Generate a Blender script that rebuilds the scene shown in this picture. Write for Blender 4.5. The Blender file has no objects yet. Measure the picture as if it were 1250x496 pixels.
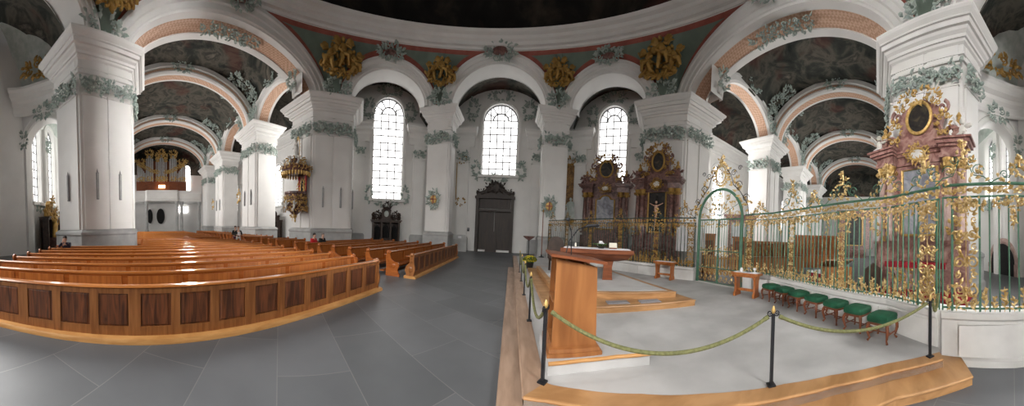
import bpy, bmesh, math, random
from mathutils import Vector, Matrix
PI = math.pi
sin, cos, atan2, hypot, sqrt = math.sin, math.cos, math.atan2, math.hypot, math.sqrt
SC = bpy.context.scene
COL = SC.collection
rnd = random.Random(7)

# ------------------------------------------------------------------ materials
def new_mat(name):
    m = bpy.data.materials.new(name); m.use_nodes = True
    nt = m.node_tree
    return m, nt, nt.nodes['Principled BSDF']

def P(name, c1, c2=None, rough=.6, metal=0., scale=4., detail=4., stretch=(1, 1, 1), bump=0., bscale=None,
      lo=.35, hi=.65, spec=.4, distort=0., c3=None):
    m, nt, b = new_mat(name)
    b.inputs['Roughness'].default_value = rough
    b.inputs['Metallic'].default_value = metal
    b.inputs['Specular IOR Level'].default_value = spec
    tc = nt.nodes.new('ShaderNodeTexCoord'); mp = nt.nodes.new('ShaderNodeMapping')
    mp.inputs['Scale'].default_value = stretch
    nt.links.new(tc.outputs['Object'], mp.inputs['Vector'])
    nz = nt.nodes.new('ShaderNodeTexNoise')
    nz.inputs['Scale'].default_value = scale; nz.inputs['Detail'].default_value = detail
    nz.inputs['Distortion'].default_value = distort
    nt.links.new(mp.outputs['Vector'], nz.inputs['Vector'])
    cr = nt.nodes.new('ShaderNodeValToRGB')
    c2 = c2 or tuple(x * .85 for x in c1)
    cr.color_ramp.elements[0].position = lo; cr.color_ramp.elements[0].color = (*c2, 1)
    cr.color_ramp.elements[1].position = hi; cr.color_ramp.elements[1].color = (*c1, 1)
    if c3:
        e = cr.color_ramp.elements.new((lo + hi) / 2); e.color = (*c3, 1)
    nt.links.new(nz.outputs['Fac'], cr.inputs['Fac'])
    nt.links.new(cr.outputs['Color'], b.inputs['Base Color'])
    if bump:
        n2 = nt.nodes.new('ShaderNodeTexNoise'); n2.inputs['Scale'].default_value = bscale or scale * 3
        nt.links.new(mp.outputs['Vector'], n2.inputs['Vector'])
        bp = nt.nodes.new('ShaderNodeBump'); bp.inputs['Strength'].default_value = bump
        bp.inputs['Distance'].default_value = .02
        nt.links.new(n2.outputs['Fac'], bp.inputs['Height']); nt.links.new(bp.outputs['Normal'], b.inputs['Normal'])
    return m

MT = {}
MT['plaster'] = P('white_plaster', (.80, .79, .77), (.74, .73, .71), rough=.75, scale=.6)
MT['plinth'] = P('grey_plinth_stone', (.44, .44, .43), (.34, .34, .335), rough=.7, scale=1.5)
MT['stonewhite'] = P('white_limestone', (.78, .77, .75), (.62, .61, .59), rough=.7, scale=1.6, lo=.3, hi=.7)
MT['stucco'] = P('green_grey_stucco', (.44, .50, .46), (.29, .36, .325), rough=.7, scale=3)
MT['stuccolight'] = P('pale_stucco', (.60, .63, .60), (.44, .50, .46), rough=.7, scale=3)
MT['green'] = P('sage_green_wall', (.17, .22, .18), (.13, .17, .14), rough=.8, scale=1)
MT['red'] = P('dull_red_band', (.34, .10, .075), (.26, .075, .055), rough=.8, scale=2)
MT['gold'] = P('gilding', (.74, .52, .20), (.48, .29, .09), rough=.5, metal=.55, scale=9)
MT['oldgold'] = P('ochre_gilding', (.46, .28, .075), (.30, .17, .04), rough=.5, metal=.35, scale=2)
MT['palegold'] = P('pale_gilding', (.80, .62, .32), (.45, .28, .09), rough=.45, metal=.6, scale=14)
MT['irongreen'] = P('green_painted_iron', (.085, .20, .13), (.06, .145, .092), rough=.45, scale=6)
MT['irondark'] = P('dark_green_iron', (.035, .065, .05), (.022, .042, .032), rough=.45, scale=6)
MT['blackiron'] = P('black_iron', (.03, .033, .038), (.02, .02, .024), rough=.45, metal=.4, scale=8)
MT['greymetal'] = P('grey_metal', (.30, .30, .31), (.24, .24, .25), rough=.5, metal=.2, scale=8)
MT['cherry'] = P('cherry_wood', (.38, .112, .025), (.26, .07, .014), rough=.26, scale=2.2, stretch=(1.5, .35, 6), distort=.6, spec=.5)
MT['rail'] = P('highlit_cherry_rail', (.42, .155, .042), (.30, .10, .024), rough=.2, scale=2.2, stretch=(1.5, .35, 6), distort=.6, spec=.6)  # paler than plain cherry: window reflections on rail tops put into the colour
MT['pewframe'] = P('brown_pew_frame', (.34, .135, .042), (.21, .075, .02), rough=.32, scale=2.5, stretch=(6, 6, .5), distort=.5, spec=.5)
MT['cherryv'] = P('cherry_wood_upright', (.45, .155, .036), (.30, .09, .02), rough=.32, scale=2.5, stretch=(6, 6, .5), distort=.5, spec=.5)
MT['walnut'] = P('walnut_panel', (.19, .062, .022), (.055, .018, .008), rough=.36, scale=2.6, stretch=(5, 5, .45), distort=1.2, spec=.5)
MT['oak'] = P('light_oak', (.58, .31, .11), (.44, .21, .065), rough=.42, scale=2, stretch=(1.2, 1.2, 8), distort=.4)
MT['oakfloor'] = P('step_oak', (.50, .28, .125), (.34, .175, .07), rough=.38, scale=1.6, stretch=(1, 2.5, 6), distort=.5)
MT['oakworn'] = P('worn_step_oak', (.40, .27, .19), (.28, .18, .12), rough=.4, scale=1.6, stretch=(5, 1, 5), distort=.5)
MT['orangewood'] = P('ambo_wood', (.36, .15, .05), (.25, .095, .03), rough=.38, scale=1.6, stretch=(4, 4, .5), distort=.7)
MT['redwood'] = P('altar_wood', (.24, .075, .03), (.15, .045, .018), rough=.35, scale=2.2, stretch=(1, 1, 6), distort=.5)
MT['darkwood'] = P('dark_carved_wood', (.055, .032, .022), (.022, .014, .010), rough=.45, scale=4)
MT['doorwood'] = P('dark_door_wood', (.050, .036, .028), (.028, .021, .018), rough=.5, scale=1.5, stretch=(5, 5, .5))
MT['marble'] = P('red_marble', (.46, .29, .25), (.22, .10, .09), rough=.3, scale=3.5, detail=8, distort=1.2, c3=(.34, .18, .155))
MT['darkmarble'] = P('dark_red_marble', (.24, .125, .105), (.08, .038, .034), rough=.3, scale=3.5, detail=8, distort=1.2)
MT['pinkmarble'] = P('pale_pink_marble', (.55, .40, .36), (.38, .24, .21), rough=.35, scale=3, detail=8, distort=1)
MT['carpet'] = P('grey_carpet', (.52, .515, .51), (.42, .415, .41), rough=.95, scale=1.3, detail=8, bump=.25, bscale=220, spec=.1)
MT['mat'] = P('grey_felt', (.30, .29, .30), (.25, .24, .25), rough=.95, scale=6)
MT['velvet'] = P('green_velvet', (.010, .10, .048), (.005, .06, .028), rough=.7, scale=5)
MT['rope'] = P('olive_rope', (.20, .20, .085), (.12, .125, .05), rough=.85, scale=30, bump=.4, bscale=90)
MT['redcloth'] = P('red_cloth', (.42, .02, .035), (.27, .012, .022), rough=.8, scale=4)
MT['whitecloth'] = P('white_cloth', (.82, .81, .84), (.74, .73, .76), rough=.8, scale=4)
MT['leafgreen'] = P('leaf_green', (.07, .13, .03), (.04, .08, .02), rough=.6, scale=12)
MT['yellow'] = P('yellow_petals', (.66, .56, .02), (.45, .34, .01), rough=.7, scale=12)
MT['potdark'] = P('dark_glazed_pot', (.03, .024, .022), (.02, .016, .015), rough=.3, scale=5)
MT['candle'] = P('candle_wax', (.85, .82, .70), (.80, .76, .64), rough=.5)
MT['skin'] = P('skin', (.62, .39, .29), (.54, .32, .23), rough=.55, scale=8)
MT['navy'] = P('navy_jersey', (.018, .022, .05), (.012, .014, .032), rough=.8, scale=12)
MT['blackcloth'] = P('black_cloth', (.016, .018, .018), (.010, .011, .011), rough=.8, scale=12)
MT['redjacket'] = P('red_jacket', (.60, .012, .02), (.42, .008, .014), rough=.6, scale=8)
MT['maroon'] = P('maroon_cloth', (.12, .03, .06), (.08, .02, .04), rough=.8, scale=8)
MT['paletrousers'] = P('pale_trousers', (.50, .49, .45), (.42, .41, .38), rough=.8, scale=8)
MT['hairdark'] = P('dark_hair', (.03, .02, .015), (.015, .010, .008), rough=.6, scale=20)
MT['hairgrey'] = P('grey_hair', (.22, .19, .17), (.14, .12, .11), rough=.6, scale=20)
MT['paper'] = P('white_paper', (.80, .80, .82), (.74, .74, .77), rough=.8)
MT['pipe'] = P('organ_pipe_tin', (.62, .64, .66), (.50, .52, .54), rough=.3, metal=.25, scale=3)
MT['whitestat'] = P('white_statue', (.74, .72, .68), (.60, .58, .54), rough=.55, scale=4)
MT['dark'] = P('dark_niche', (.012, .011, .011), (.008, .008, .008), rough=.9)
MT['canvas'] = P('dark_canvas', (.10, .075, .045), (.012, .011, .011), rough=.5, scale=2.2, detail=6, distort=1.5, lo=.4, hi=.75, c3=(.03, .026, .022))
MT['greycanvas'] = P('grey_canvas', (.42, .42, .46), (.16, .16, .19), rough=.5, scale=1.6, detail=5, distort=1.2, c3=(.28, .29, .33))
MT['goldcanvas'] = P('amber_canvas', (.40, .22, .07), (.12, .06, .025), rough=.5, scale=2.5, detail=5, distort=1.4)

def painting(name, sc, cols, dist=.7):
    m, nt, b = new_mat(name)
    b.inputs['Roughness'].default_value = .8; b.inputs['Specular IOR Level'].default_value = .15
    tc = nt.nodes.new('ShaderNodeTexCoord')
    nz = nt.nodes.new('ShaderNodeTexNoise'); nz.inputs['Scale'].default_value = sc
    nz.inputs['Detail'].default_value = 7; nz.inputs['Distortion'].default_value = dist
    nz.inputs['Roughness'].default_value = .58
    nt.links.new(tc.outputs['Object'], nz.inputs['Vector'])
    cr = nt.nodes.new('ShaderNodeValToRGB'); el = cr.color_ramp.elements
    el[0].position = cols[0][0]; el[0].color = (*cols[0][1], 1)
    el[1].position = cols[-1][0]; el[1].color = (*cols[-1][1], 1)
    for p_, c_ in cols[1:-1]:
        e = el.new(p_); e.color = (*c_, 1)
    nt.links.new(nz.outputs['Fac'], cr.inputs['Fac'])
    n2 = nt.nodes.new('ShaderNodeTexNoise'); n2.inputs['Scale'].default_value = sc * .55; n2.inputs['Detail'].default_value = 3
    nt.links.new(tc.outputs['Object'], n2.inputs['Vector'])
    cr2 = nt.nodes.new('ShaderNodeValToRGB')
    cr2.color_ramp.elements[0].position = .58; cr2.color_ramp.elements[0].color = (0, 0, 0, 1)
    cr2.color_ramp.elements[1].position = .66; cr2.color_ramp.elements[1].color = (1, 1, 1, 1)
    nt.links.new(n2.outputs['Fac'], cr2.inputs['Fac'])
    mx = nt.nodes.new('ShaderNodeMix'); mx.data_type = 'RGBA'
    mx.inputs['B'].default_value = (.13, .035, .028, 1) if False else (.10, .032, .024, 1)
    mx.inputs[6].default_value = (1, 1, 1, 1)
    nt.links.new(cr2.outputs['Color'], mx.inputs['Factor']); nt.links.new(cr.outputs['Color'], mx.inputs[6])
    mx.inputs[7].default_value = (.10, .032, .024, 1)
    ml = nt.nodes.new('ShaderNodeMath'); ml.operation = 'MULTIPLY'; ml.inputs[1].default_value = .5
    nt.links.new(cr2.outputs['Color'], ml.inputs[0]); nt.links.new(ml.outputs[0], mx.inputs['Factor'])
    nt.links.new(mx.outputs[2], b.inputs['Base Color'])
    return m
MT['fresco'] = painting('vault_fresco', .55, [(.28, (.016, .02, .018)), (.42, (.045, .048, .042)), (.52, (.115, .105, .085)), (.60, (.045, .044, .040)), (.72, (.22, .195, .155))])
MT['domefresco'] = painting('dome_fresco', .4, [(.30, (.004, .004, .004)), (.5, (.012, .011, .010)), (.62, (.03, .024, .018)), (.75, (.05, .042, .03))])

def slate():
    m, nt, b = new_mat('slate_slabs')
    b.inputs['Roughness'].default_value = .46; b.inputs['Specular IOR Level'].default_value = .42
    tc = nt.nodes.new('ShaderNodeTexCoord'); mp = nt.nodes.new('ShaderNodeMapping')
    mp.inputs['Rotation'].default_value = (0, 0, math.radians(33))
    nt.links.new(tc.outputs['Object'], mp.inputs['Vector'])
    br = nt.nodes.new('ShaderNodeTexBrick')
    br.inputs['Scale'].default_value = 1.; br.inputs['Brick Width'].default_value = 1.9; br.inputs['Row Height'].default_value = .95
    br.inputs['Mortar Size'].default_value = .006; br.inputs['Color1'].default_value = (.125, .13, .138, 1)
    br.inputs['Color2'].default_value = (.095, .10, .106, 1); br.inputs['Mortar'].default_value = (.175, .175, .175, 1)
    nt.links.new(mp.outputs['Vector'], br.inputs['Vector'])
    nz = nt.nodes.new('ShaderNodeTexNoise'); nz.inputs['Scale'].default_value = 1.1; nz.inputs['Detail'].default_value = 8
    nt.links.new(tc.outputs['Object'], nz.inputs['Vector'])
    mr = nt.nodes.new('ShaderNodeMapRange'); mr.inputs['To Min'].default_value = .75; mr.inputs['To Max'].default_value = 1.25
    nt.links.new(nz.outputs['Fac'], mr.inputs['Value'])
    mx = nt.nodes.new('ShaderNodeMix'); mx.data_type = 'RGBA'; mx.blend_type = 'MULTIPLY'; mx.inputs[0].default_value = 1
    nt.links.new(br.outputs['Color'], mx.inputs[6]); nt.links.new(mr.outputs['Result'], mx.inputs[7])
    nt.links.new(mx.outputs[2], b.inputs['Base Color'])
    return m
MT['slate'] = slate()

def lattice():
    m, nt, b = new_mat('orange_lattice_stucco')
    b.inputs['Roughness'].default_value = .8
    tc = nt.nodes.new('ShaderNodeTexCoord'); mp = nt.nodes.new('ShaderNodeMapping')
    mp.inputs['Rotation'].default_value = (math.radians(45), math.radians(35), math.radians(45))
    nt.links.new(tc.outputs['Object'], mp.inputs['Vector'])
    ck = nt.nodes.new('ShaderNodeTexChecker'); ck.inputs['Scale'].default_value = 7
    ck.inputs['Color1'].default_value = (.70, .47, .34, 1); ck.inputs['Color2'].default_value = (.56, .34, .23, 1)
    nt.links.new(mp.outputs['Vector'], ck.inputs['Vector']); nt.links.new(ck.outputs['Color'], b.inputs['Base Color'])
    return m
MT['lattice'] = lattice()
MT['orange'] = P('orange_soffit', (.60, .34, .19), (.50, .26, .14), rough=.8, scale=6)

def glow(name, col, s):
    m, nt, b = new_mat(name)
    b.inputs['Base Color'].default_value = (*col, 1)
    b.inputs['Emission Color'].default_value = (*col, 1); b.inputs['Emission Strength'].default_value = s
    return m
WIN = 2.2
MT['daylight'] = glow('daylit_pane', (1., .99, .97), WIN)
MT['lamp'] = glow('warm_lamp', (1., .72, .35), 5.)

# ------------------------------------------------------------------ mesh builder
class MB:
    def __init__(s): s.v = []; s.f = []; s.mi = []; s.X = None; s.cur = 0; s.mk = []
    def merge(s, q, k):
        b = len(s.v); s.v += q.v; s.f += [tuple(b + i for i in f) for f in q.f]; s.mi += [k] * len(q.f); return s
    def mark(s): s.mk.append((len(s.v), len(s.f))); return s
    def objs(s, name, mats, parent=None, smooth=35):      # one object per marked piece
        out = []; mk = s.mk + [(len(s.v), len(s.f))]
        for (v0, f0), (v1, f1) in zip(mk, mk[1:]):
            if f1 == f0: continue
            p = MB(); p.v = s.v[v0:v1]; p.f = [tuple(i - v0 for i in f) for f in s.f[f0:f1]]; p.mi = s.mi[f0:f1]; out.append(p.obj(name, mats, parent, smooth))
        return out
    def add(s, vs, fs):
        b = len(s.v)
        s.v += [tuple(s.X @ Vector(p)) for p in vs] if s.X is not None else [tuple(p) for p in vs]
        s.f += [tuple(b + i for i in f) for f in fs]; s.mi += [s.cur] * len(fs); return s
    def box(s, c, d, rz=0., taper=1.):
        hx, hy, hz = d[0] / 2, d[1] / 2, d[2] / 2
        ca, sa = cos(rz), sin(rz); vs = []
        for z, t in ((-hz, 1.), (hz, taper)):
            for x, y in ((-hx, -hy), (hx, -hy), (hx, hy), (-hx, hy)):
                x *= t; y *= t
                vs.append((c[0] + x * ca - y * sa, c[1] + x * sa + y * ca, c[2] + z))
        return s.add(vs, [(3, 2, 1, 0), (4, 5, 6, 7), (0, 1, 5, 4), (1, 2, 6, 5), (2, 3, 7, 6), (3, 0, 4, 7)])
    def prism(s, poly, z0, z1):
        n = len(poly)
        return s.add([(x, y, z0) for x, y in poly] + [(x, y, z1) for x, y in poly],
                     [tuple(reversed(range(n))), tuple(range(n, 2 * n))] + [(i, (i + 1) % n, n + (i + 1) % n, n + i) for i in range(n)])
    def slab(s, poly, o, u, w, n, t):          # polygon in plane (u,w) at o, thickness t along n
        o, u, w, n = Vector(o), Vector(u), Vector(w), Vector(n); k = len(poly)
        a = [o + u * p + w * q for p, q in poly]
        return s.add(a + [p + n * t for p in a], [tuple(reversed(range(k))), tuple(range(k, 2 * k))] + [(i, (i + 1) % k, k + (i + 1) % k, k + i) for i in range(k)])
    def loft(s, rings, closed=True, cap=False):
        n = len(rings[0]); vs = [p for r in rings for p in r]; fs = []
        for i in range(len(rings) - 1):
            for j in range(n if closed else n - 1):
                k = (j + 1) % n
                fs.append((i * n + j, i * n + k, (i + 1) * n + k, (i + 1) * n + j))
        if cap: fs += [tuple(reversed(range(n))), tuple(range((len(rings) - 1) * n, len(rings) * n))]
        return s.add(vs, fs)
    def lathe(s, prof, c=(0, 0, 0), n=12, sx=1., sy=1.):
        return s.loft([[(c[0] + r * sx * cos(2 * PI * j / n), c[1] + r * sy * sin(2 * PI * j / n), c[2] + z) for j in range(n)] for r, z in prof], True, True)
    def tube(s, pts, r, n=6, cap=True):
        pts = [Vector(p) for p in pts]; rings = []; m = len(pts)
        up = None
        for i, p in enumerate(pts):
            d = (pts[min(i + 1, m - 1)] - pts[max(i - 1, 0)])
            if d.length < 1e-9: d = Vector((0, 0, 1))
            d.normalize()
            if up is None: up = Vector((0, 0, 1)) if abs(d.z) < .9 else Vector((1, 0, 0))
            a = d.cross(up)
            if a.length < 1e-4: a = d.cross(Vector((1, .3, 0)))
            a.normalize(); b = a.cross(d).normalized(); up = b
            rr = r[i] if isinstance(r, (list, tuple)) else r
            rings.append([p + a * (rr * cos(2 * PI * j / n)) + b * (rr * sin(2 * PI * j / n)) for j in range(n)])
        return s.loft(rings, True, cap)
    def ball(s, c, r, n=8, m=5):
        if not isinstance(r, (tuple, list)): r = (r, r, r)
        vs = [(c[0], c[1], c[2] - r[2])]
        for i in range(1, m):
            a = -PI / 2 + PI * i / m
            for j in range(n):
                t = 2 * PI * j / n
                vs.append((c[0] + r[0] * cos(a) * cos(t), c[1] + r[1] * cos(a) * sin(t), c[2] + r[2] * sin(a)))
        vs.append((c[0], c[1], c[2] + r[2])); k = len(vs) - 1
        fs = [(0, 1 + (j + 1) % n, 1 + j) for j in range(n)]
        for i in range(m - 2):
            for j in range(n):
                a, b = 1 + i * n + j, 1 + i * n + (j + 1) % n
                fs.append((a, b, b + n, a + n))
        o = 1 + (m - 2) * n
        fs += [(o + j, o + (j + 1) % n, k) for j in range(n)]
        return s.add(vs, fs)
    def leaf(s, p, d, nrm, L, W):               # thick curled leaf
        p, d, nrm = Vector(p), Vector(d).normalized(), Vector(nrm)
        w = d.cross(nrm)
        if w.length < 1e-4: w = d.orthogonal()
        w.normalize(); nrm = w.cross(d)
        a = p; b = p + d * L * .4 + nrm * L * .22; c = p + d * L * .75 + nrm * L * .2; e = p + d * L - nrm * L * .05
        vs = [a, b + w * W * .5, b + nrm * W * .25, b - w * W * .5, c + w * W * .32, c + nrm * W * .22, c - w * W * .32, e, b - nrm * W * .15]
        fs = [(0, 2, 1), (0, 3, 2), (1, 2, 5, 4), (2, 3, 6, 5), (4, 5, 7), (5, 6, 7), (0, 1, 8), (0, 8, 3), (1, 4, 7, 8), (8, 7, 6, 3)]
        return s.add(vs, fs)
    def scroll(s, c, u, w, r, turns=1.4, rad=.02, start=0., n=5, flip=1, step=14):
        c, u, w = Vector(c), Vector(u), Vector(w); pts = []
        k = max(6, int(step * turns))
        for i in range(k + 1):
            t = i / k; a = start + flip * t * turns * 2 * PI; q = r * (1 - .82 * t)
            pts.append(c + u * q * cos(a) + w * q * sin(a))
        return s.tube(pts, [rad * (1 - .4 * i / k) for i in range(k + 1)], n)
    def mesh(s, name, mats, smooth=35):
        me = bpy.data.meshes.new(name); me.from_pydata(s.v, [], s.f)
        for m in (mats if isinstance(mats, (list, tuple)) else [mats]): me.materials.append(m)
        if any(s.mi): me.polygons.foreach_set('material_index', s.mi)
        bm = bmesh.new(); bm.from_mesh(me); bmesh.ops.recalc_face_normals(bm, faces=bm.faces); bm.to_mesh(me); bm.free()
        if smooth:
            me.polygons.foreach_set('use_smooth', [True] * len(me.polygons)); me.set_sharp_from_angle(angle=math.radians(smooth))
        me.update(); return me
    def obj(s, name, mats, parent=None, smooth=35):
        o = bpy.data.objects.new(name, s.mesh(name, mats, smooth)); COL.objects.link(o)
        if parent is not None: o.parent = parent
        return o

def tag(o, label=None, cat=None, group=None, kind=None):
    if label: o['label'] = label
    if cat: o['category'] = cat
    if group: o['group'] = group
    if kind: o['kind'] = kind
    return o
def thing(name, label, cat, loc=(0, 0, 0), rz=0., group=None, kind=None):
    o = bpy.data.objects.new(name, None); COL.objects.link(o); o.location = loc; o.rotation_euler = (0, 0, rz)
    o.empty_display_size = .1
    return tag(o, label, cat, group, kind)
def struct(name, mb, m, parent=None, label=None, smooth=35):
    o = mb.obj(name, m, parent, smooth)
    if parent is None: o['kind'] = 'structure'
    if label and label not in USED: o['label'] = label; USED.add(label)
    return o
USED = set()
def kids(o): return [c for c in COL.objects if c.parent == o]
CH = {}
def dup(root, loc=None, rz=None, label=None, group=None):
    if root.name not in CH:
        CH[root.name] = [(c, kids(c)) for c in kids(root)]
    r = root.copy(); COL.objects.link(r)
    if loc is not None: r.location = loc
    if rz is not None: r.rotation_euler = (0, 0, rz)
    if label: r['label'] = label
    if group: r['group'] = group
    for ch, gs in CH[root.name]:
        c = ch.copy(); COL.objects.link(c); c.parent = r
        for g in gs:
            d = g.copy(); COL.objects.link(d); d.parent = c
    return r

# ------------------------------------------------------------------ ornament helpers
def rocaille(mb, o, u, w, n, W, H, seed=1, leaves=26, rad=.05, scrolls=4, leafsize=.3):
    """lacy shell ornament about o in the plane (u, w), standing off along n"""
    r = random.Random(seed); o, u, w, n = Vector(o), Vector(u).normalized(), Vector(w).normalized(), Vector(n).normalized()
    for i in range(scrolls):
        a = 2 * PI * (i + .5) / scrolls
        c = o + u * (W * .36 * cos(a)) + w * (H * .36 * sin(a)) + n * rad
        mb.scroll(c, u, w, min(W, H) * .24, 1.3, rad, a + PI, 5, 1 if cos(a) > 0 else -1, 8)
    for i in range(leaves):
        a = 2 * PI * i / leaves + r.uniform(-.2, .2); q = r.uniform(.45, 1.)
        p = o + u * (W * .5 * q * cos(a)) + w * (H * .5 * q * sin(a)) + n * r.uniform(0, rad * 2)
        d = (u * cos(a + r.uniform(-.9, .9)) + w * sin(a + r.uniform(-.9, .9)) + n * r.uniform(.1, .6))
        mb.leaf(p, d, n, leafsize * r.uniform(.7, 1.3), leafsize * r.uniform(.4, .7))
    return mb

def garland(mb, a, b, z0, z1, n, seed, dens=16, size=.34, droop=.12):
    r = random.Random(seed); a, b, n = Vector((*a, 0)), Vector((*b, 0)), Vector((*n, 0)).normalized()
    L = (b - a).length; k = max(4, int(L * dens)); t = (b - a).normalized()
    for i in range(k):
        f = (i + r.random()) / k
        z = r.uniform(z0, z1) - droop * sin(PI * ((f * L / 1.4) % 1))
        p = a.lerp(b, f) + Vector((0, 0, z)) + n * r.uniform(0, .09)
        d = t * r.uniform(-1, 1) + Vector((0, 0, r.uniform(-1, .8))) + n * r.uniform(.2, .8)
        mb.leaf(p, d, n, size * r.uniform(.7, 1.25), size * r.uniform(.45, .75))
    for i in range(max(1, int(L / .5))):
        f = (i + .5) / max(1, int(L / .5)); p = a.lerp(b, f) + Vector((0, 0, (z0 + z1) / 2)) + n * .1
        mb.scroll(p, t, Vector((0, 0, 1)), (z1 - z0) * .36, 1.3, .045, r.uniform(0, 6), 5, r.choice((-1, 1)), 7)
    return mb

def blob_figure(mb, o, u, w, n, s, seed, lumps=46):
    """seated draped figure group in high relief"""
    r = random.Random(seed); o, u, w, n = Vector(o), Vector(u).normalized(), Vector(w).normalized(), Vector(n).normalized()
    R = Matrix((u, w, n)).transposed()
    def el(x, y, z, rx, ry, rz, rot=0.):
        old = mb.X
        mb.X = Matrix.Translation(o + R @ Vector((x, y, z)) * s) @ R.to_4x4() @ Matrix.Rotation(rot, 4, 'Z')
        mb.ball((0, 0, 0), (rx * s, ry * s, rz * s), 9, 6); mb.X = old
    def limb(pts, rads):
        mb.tube([o + R @ Vector(p) * s for p in pts], [q * s for q in rads], 7)
    figs = ((-.34, .06, .82, -.5), (.05, .20, 1., .25), (.42, .0, .74, .6))
    for bx, by, k, lean in figs:
        sx = 1 if lean > 0 else -1
        el(bx, by + .08 * k, .10, .12 * k, .19 * k, .11, lean); el(bx - .09 * k * lean, by + .32 * k, .15, .062 * k, .078 * k, .07, lean)
        limb([(bx + .08 * sx, by + .2 * k, .12), (bx + .22 * sx, by + .12 * k, .18), (bx + .30 * sx, by + .28 * k, .14)], [.045, .04, .028])
        limb([(bx - .06 * sx, by + .18 * k, .14), (bx - .14 * sx, by + .02 * k, .2), (bx - .02, by - .05, .2)], [.045, .04, .028])
        limb([(bx, by - .06, .13), (bx + .16 * sx, by - .12, .22), (bx + .20 * sx, by - .36 * k, .15)], [.085, .075, .04])
        limb([(bx - .04 * sx, by - .08, .13), (bx - .03 * sx, by - .2, .22), (bx - .10 * sx, by - .44 * k, .14)], [.08, .065, .04])
        for q in (-1, 1):
            for j in range(3): mb.leaf(o + R @ Vector((bx + .05 * q, by + .2 * k, .05)) * s, u * q + w * (.2 + .4 * j) + n * .1, n, .34 * k * s, .14 * s)
    for i in range(lumps):                                       # drapery and clouds that bind the group
        a = r.uniform(0, 2 * PI); q = sqrt(r.random()) * .55
        el(q * cos(a) * 1.15, -.10 + q * sin(a) * .72, r.uniform(.0, .08), r.uniform(.05, .15), r.uniform(.03, .07), r.uniform(.05, .11), r.uniform(-1.2, 1.2))
    for i in range(10):
        a = PI + PI * (i + .5) / 10
        mb.scroll(o + R @ Vector((.5 * cos(a), .34 * sin(a) - .06, .06)) * s, u, w, .10 * s, 1.2, .035 * s, a, 6)
    return mb

def putto(mb, c, s, seed=0):
    r = random.Random(seed); x, y, z = c
    mb.ball((x, y, z + .32 * s), (.13 * s, .11 * s, .2 * s)); mb.ball((x, y - .02 * s, z + .62 * s), .11 * s)
    k = r.choice((-1, 1))
    mb.tube([(x + .1 * s, y, z + .44 * s), (x + .26 * s, y - .08 * s, z + (.5 + .12 * k) * s), (x + .36 * s, y - .1 * s, z + (.6 + .2 * k) * s)], [.06 * s, .05 * s, .03 * s], 6)
    mb.tube([(x - .1 * s, y, z + .44 * s), (x - .24 * s, y - .1 * s, z + (.48 - .12 * k) * s), (x - .3 * s, y - .16 * s, z + (.52 - .2 * k) * s)], [.06 * s, .05 * s, .03 * s], 6)
    mb.tube([(x + .06 * s, y, z + .18 * s), (x + .14 * s, y - .16 * s, z + .12 * s), (x + .16 * s, y - .16 * s, z - .1 * s)], [.09 * s, .07 * s, .045 * s], 6)
    mb.tube([(x - .06 * s, y, z + .18 * s), (x - .12 * s, y - .16 * s, z + .06 * s), (x - .2 * s, y - .1 * s, z - .12 * s)], [.09 * s, .07 * s, .045 * s], 6)
    for q in (-1, 1):
        mb.leaf((x + .06 * q * s, y + .1 * s, z + .42 * s), (q, .3, .6), (0, -1, 0), .36 * s, .2 * s)
    return mb
# ------------------------------------------------------------------ camera (cylindrical panorama, eye 1.9 m over the nave floor)
FPX = 285.
cd = bpy.data.cameras.new('panorama_camera'); cam = bpy.data.objects.new('panorama_camera', cd); COL.objects.link(cam)
cd.type = 'PANO'; cd.panorama_type = 'CENTRAL_CYLINDRICAL'
cd.central_cylindrical_range_u_min = -624 / FPX; cd.central_cylindrical_range_u_max = 626 / FPX
cd.central_cylindrical_range_v_min = (288 - 496) / FPX; cd.central_cylindrical_range_v_max = 288 / FPX
cd.central_cylindrical_radius = 1.
cam.matrix_world = Matrix.Translation((0, 0, 1.9)) @ Matrix.Rotation(PI / 2 - math.radians(.8), 4, 'X') @ Matrix.Rotation(math.radians(2.6), 4, 'Z')
cd.clip_start = .05; cd.clip_end = 300
SC.camera = cam

CX, CY = -1.48, 5.5              # centre of the rotunda
ZI = 11.4                        # top of the imposts

# ------------------------------------------------------------------ floors
def rect(name, x0, y0, x1, y1, z0, z1, m, label=None):
    mb = MB(); mb.prism([(x0, y0), (x1, y0), (x1, y1), (x0, y1)], z0, z1); return struct(name, mb, m, None, label)
rect('floor', -46, -13.4, 46, 23, -.3, 0, MT['slate'], 'grey slate slab floor of the church')
mb = MB()
for i in range(14): mb.box((-.24, -1 + i * 1.32, .004), (.34, 1.308, .008))
struct('trim_1', mb, MT['slate'], None, 'narrow border of slate slabs along the wooden step')

# ------------------------------------------------------------------ walls with arched openings
def el_arc(cu, hw, spring, rise, n=20, o=0.):
    return [(cu + (hw + o) * cos(PI - PI * i / n), spring + (rise + o) * sin(PI * i / n)) for i in range(n + 1)]

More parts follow.
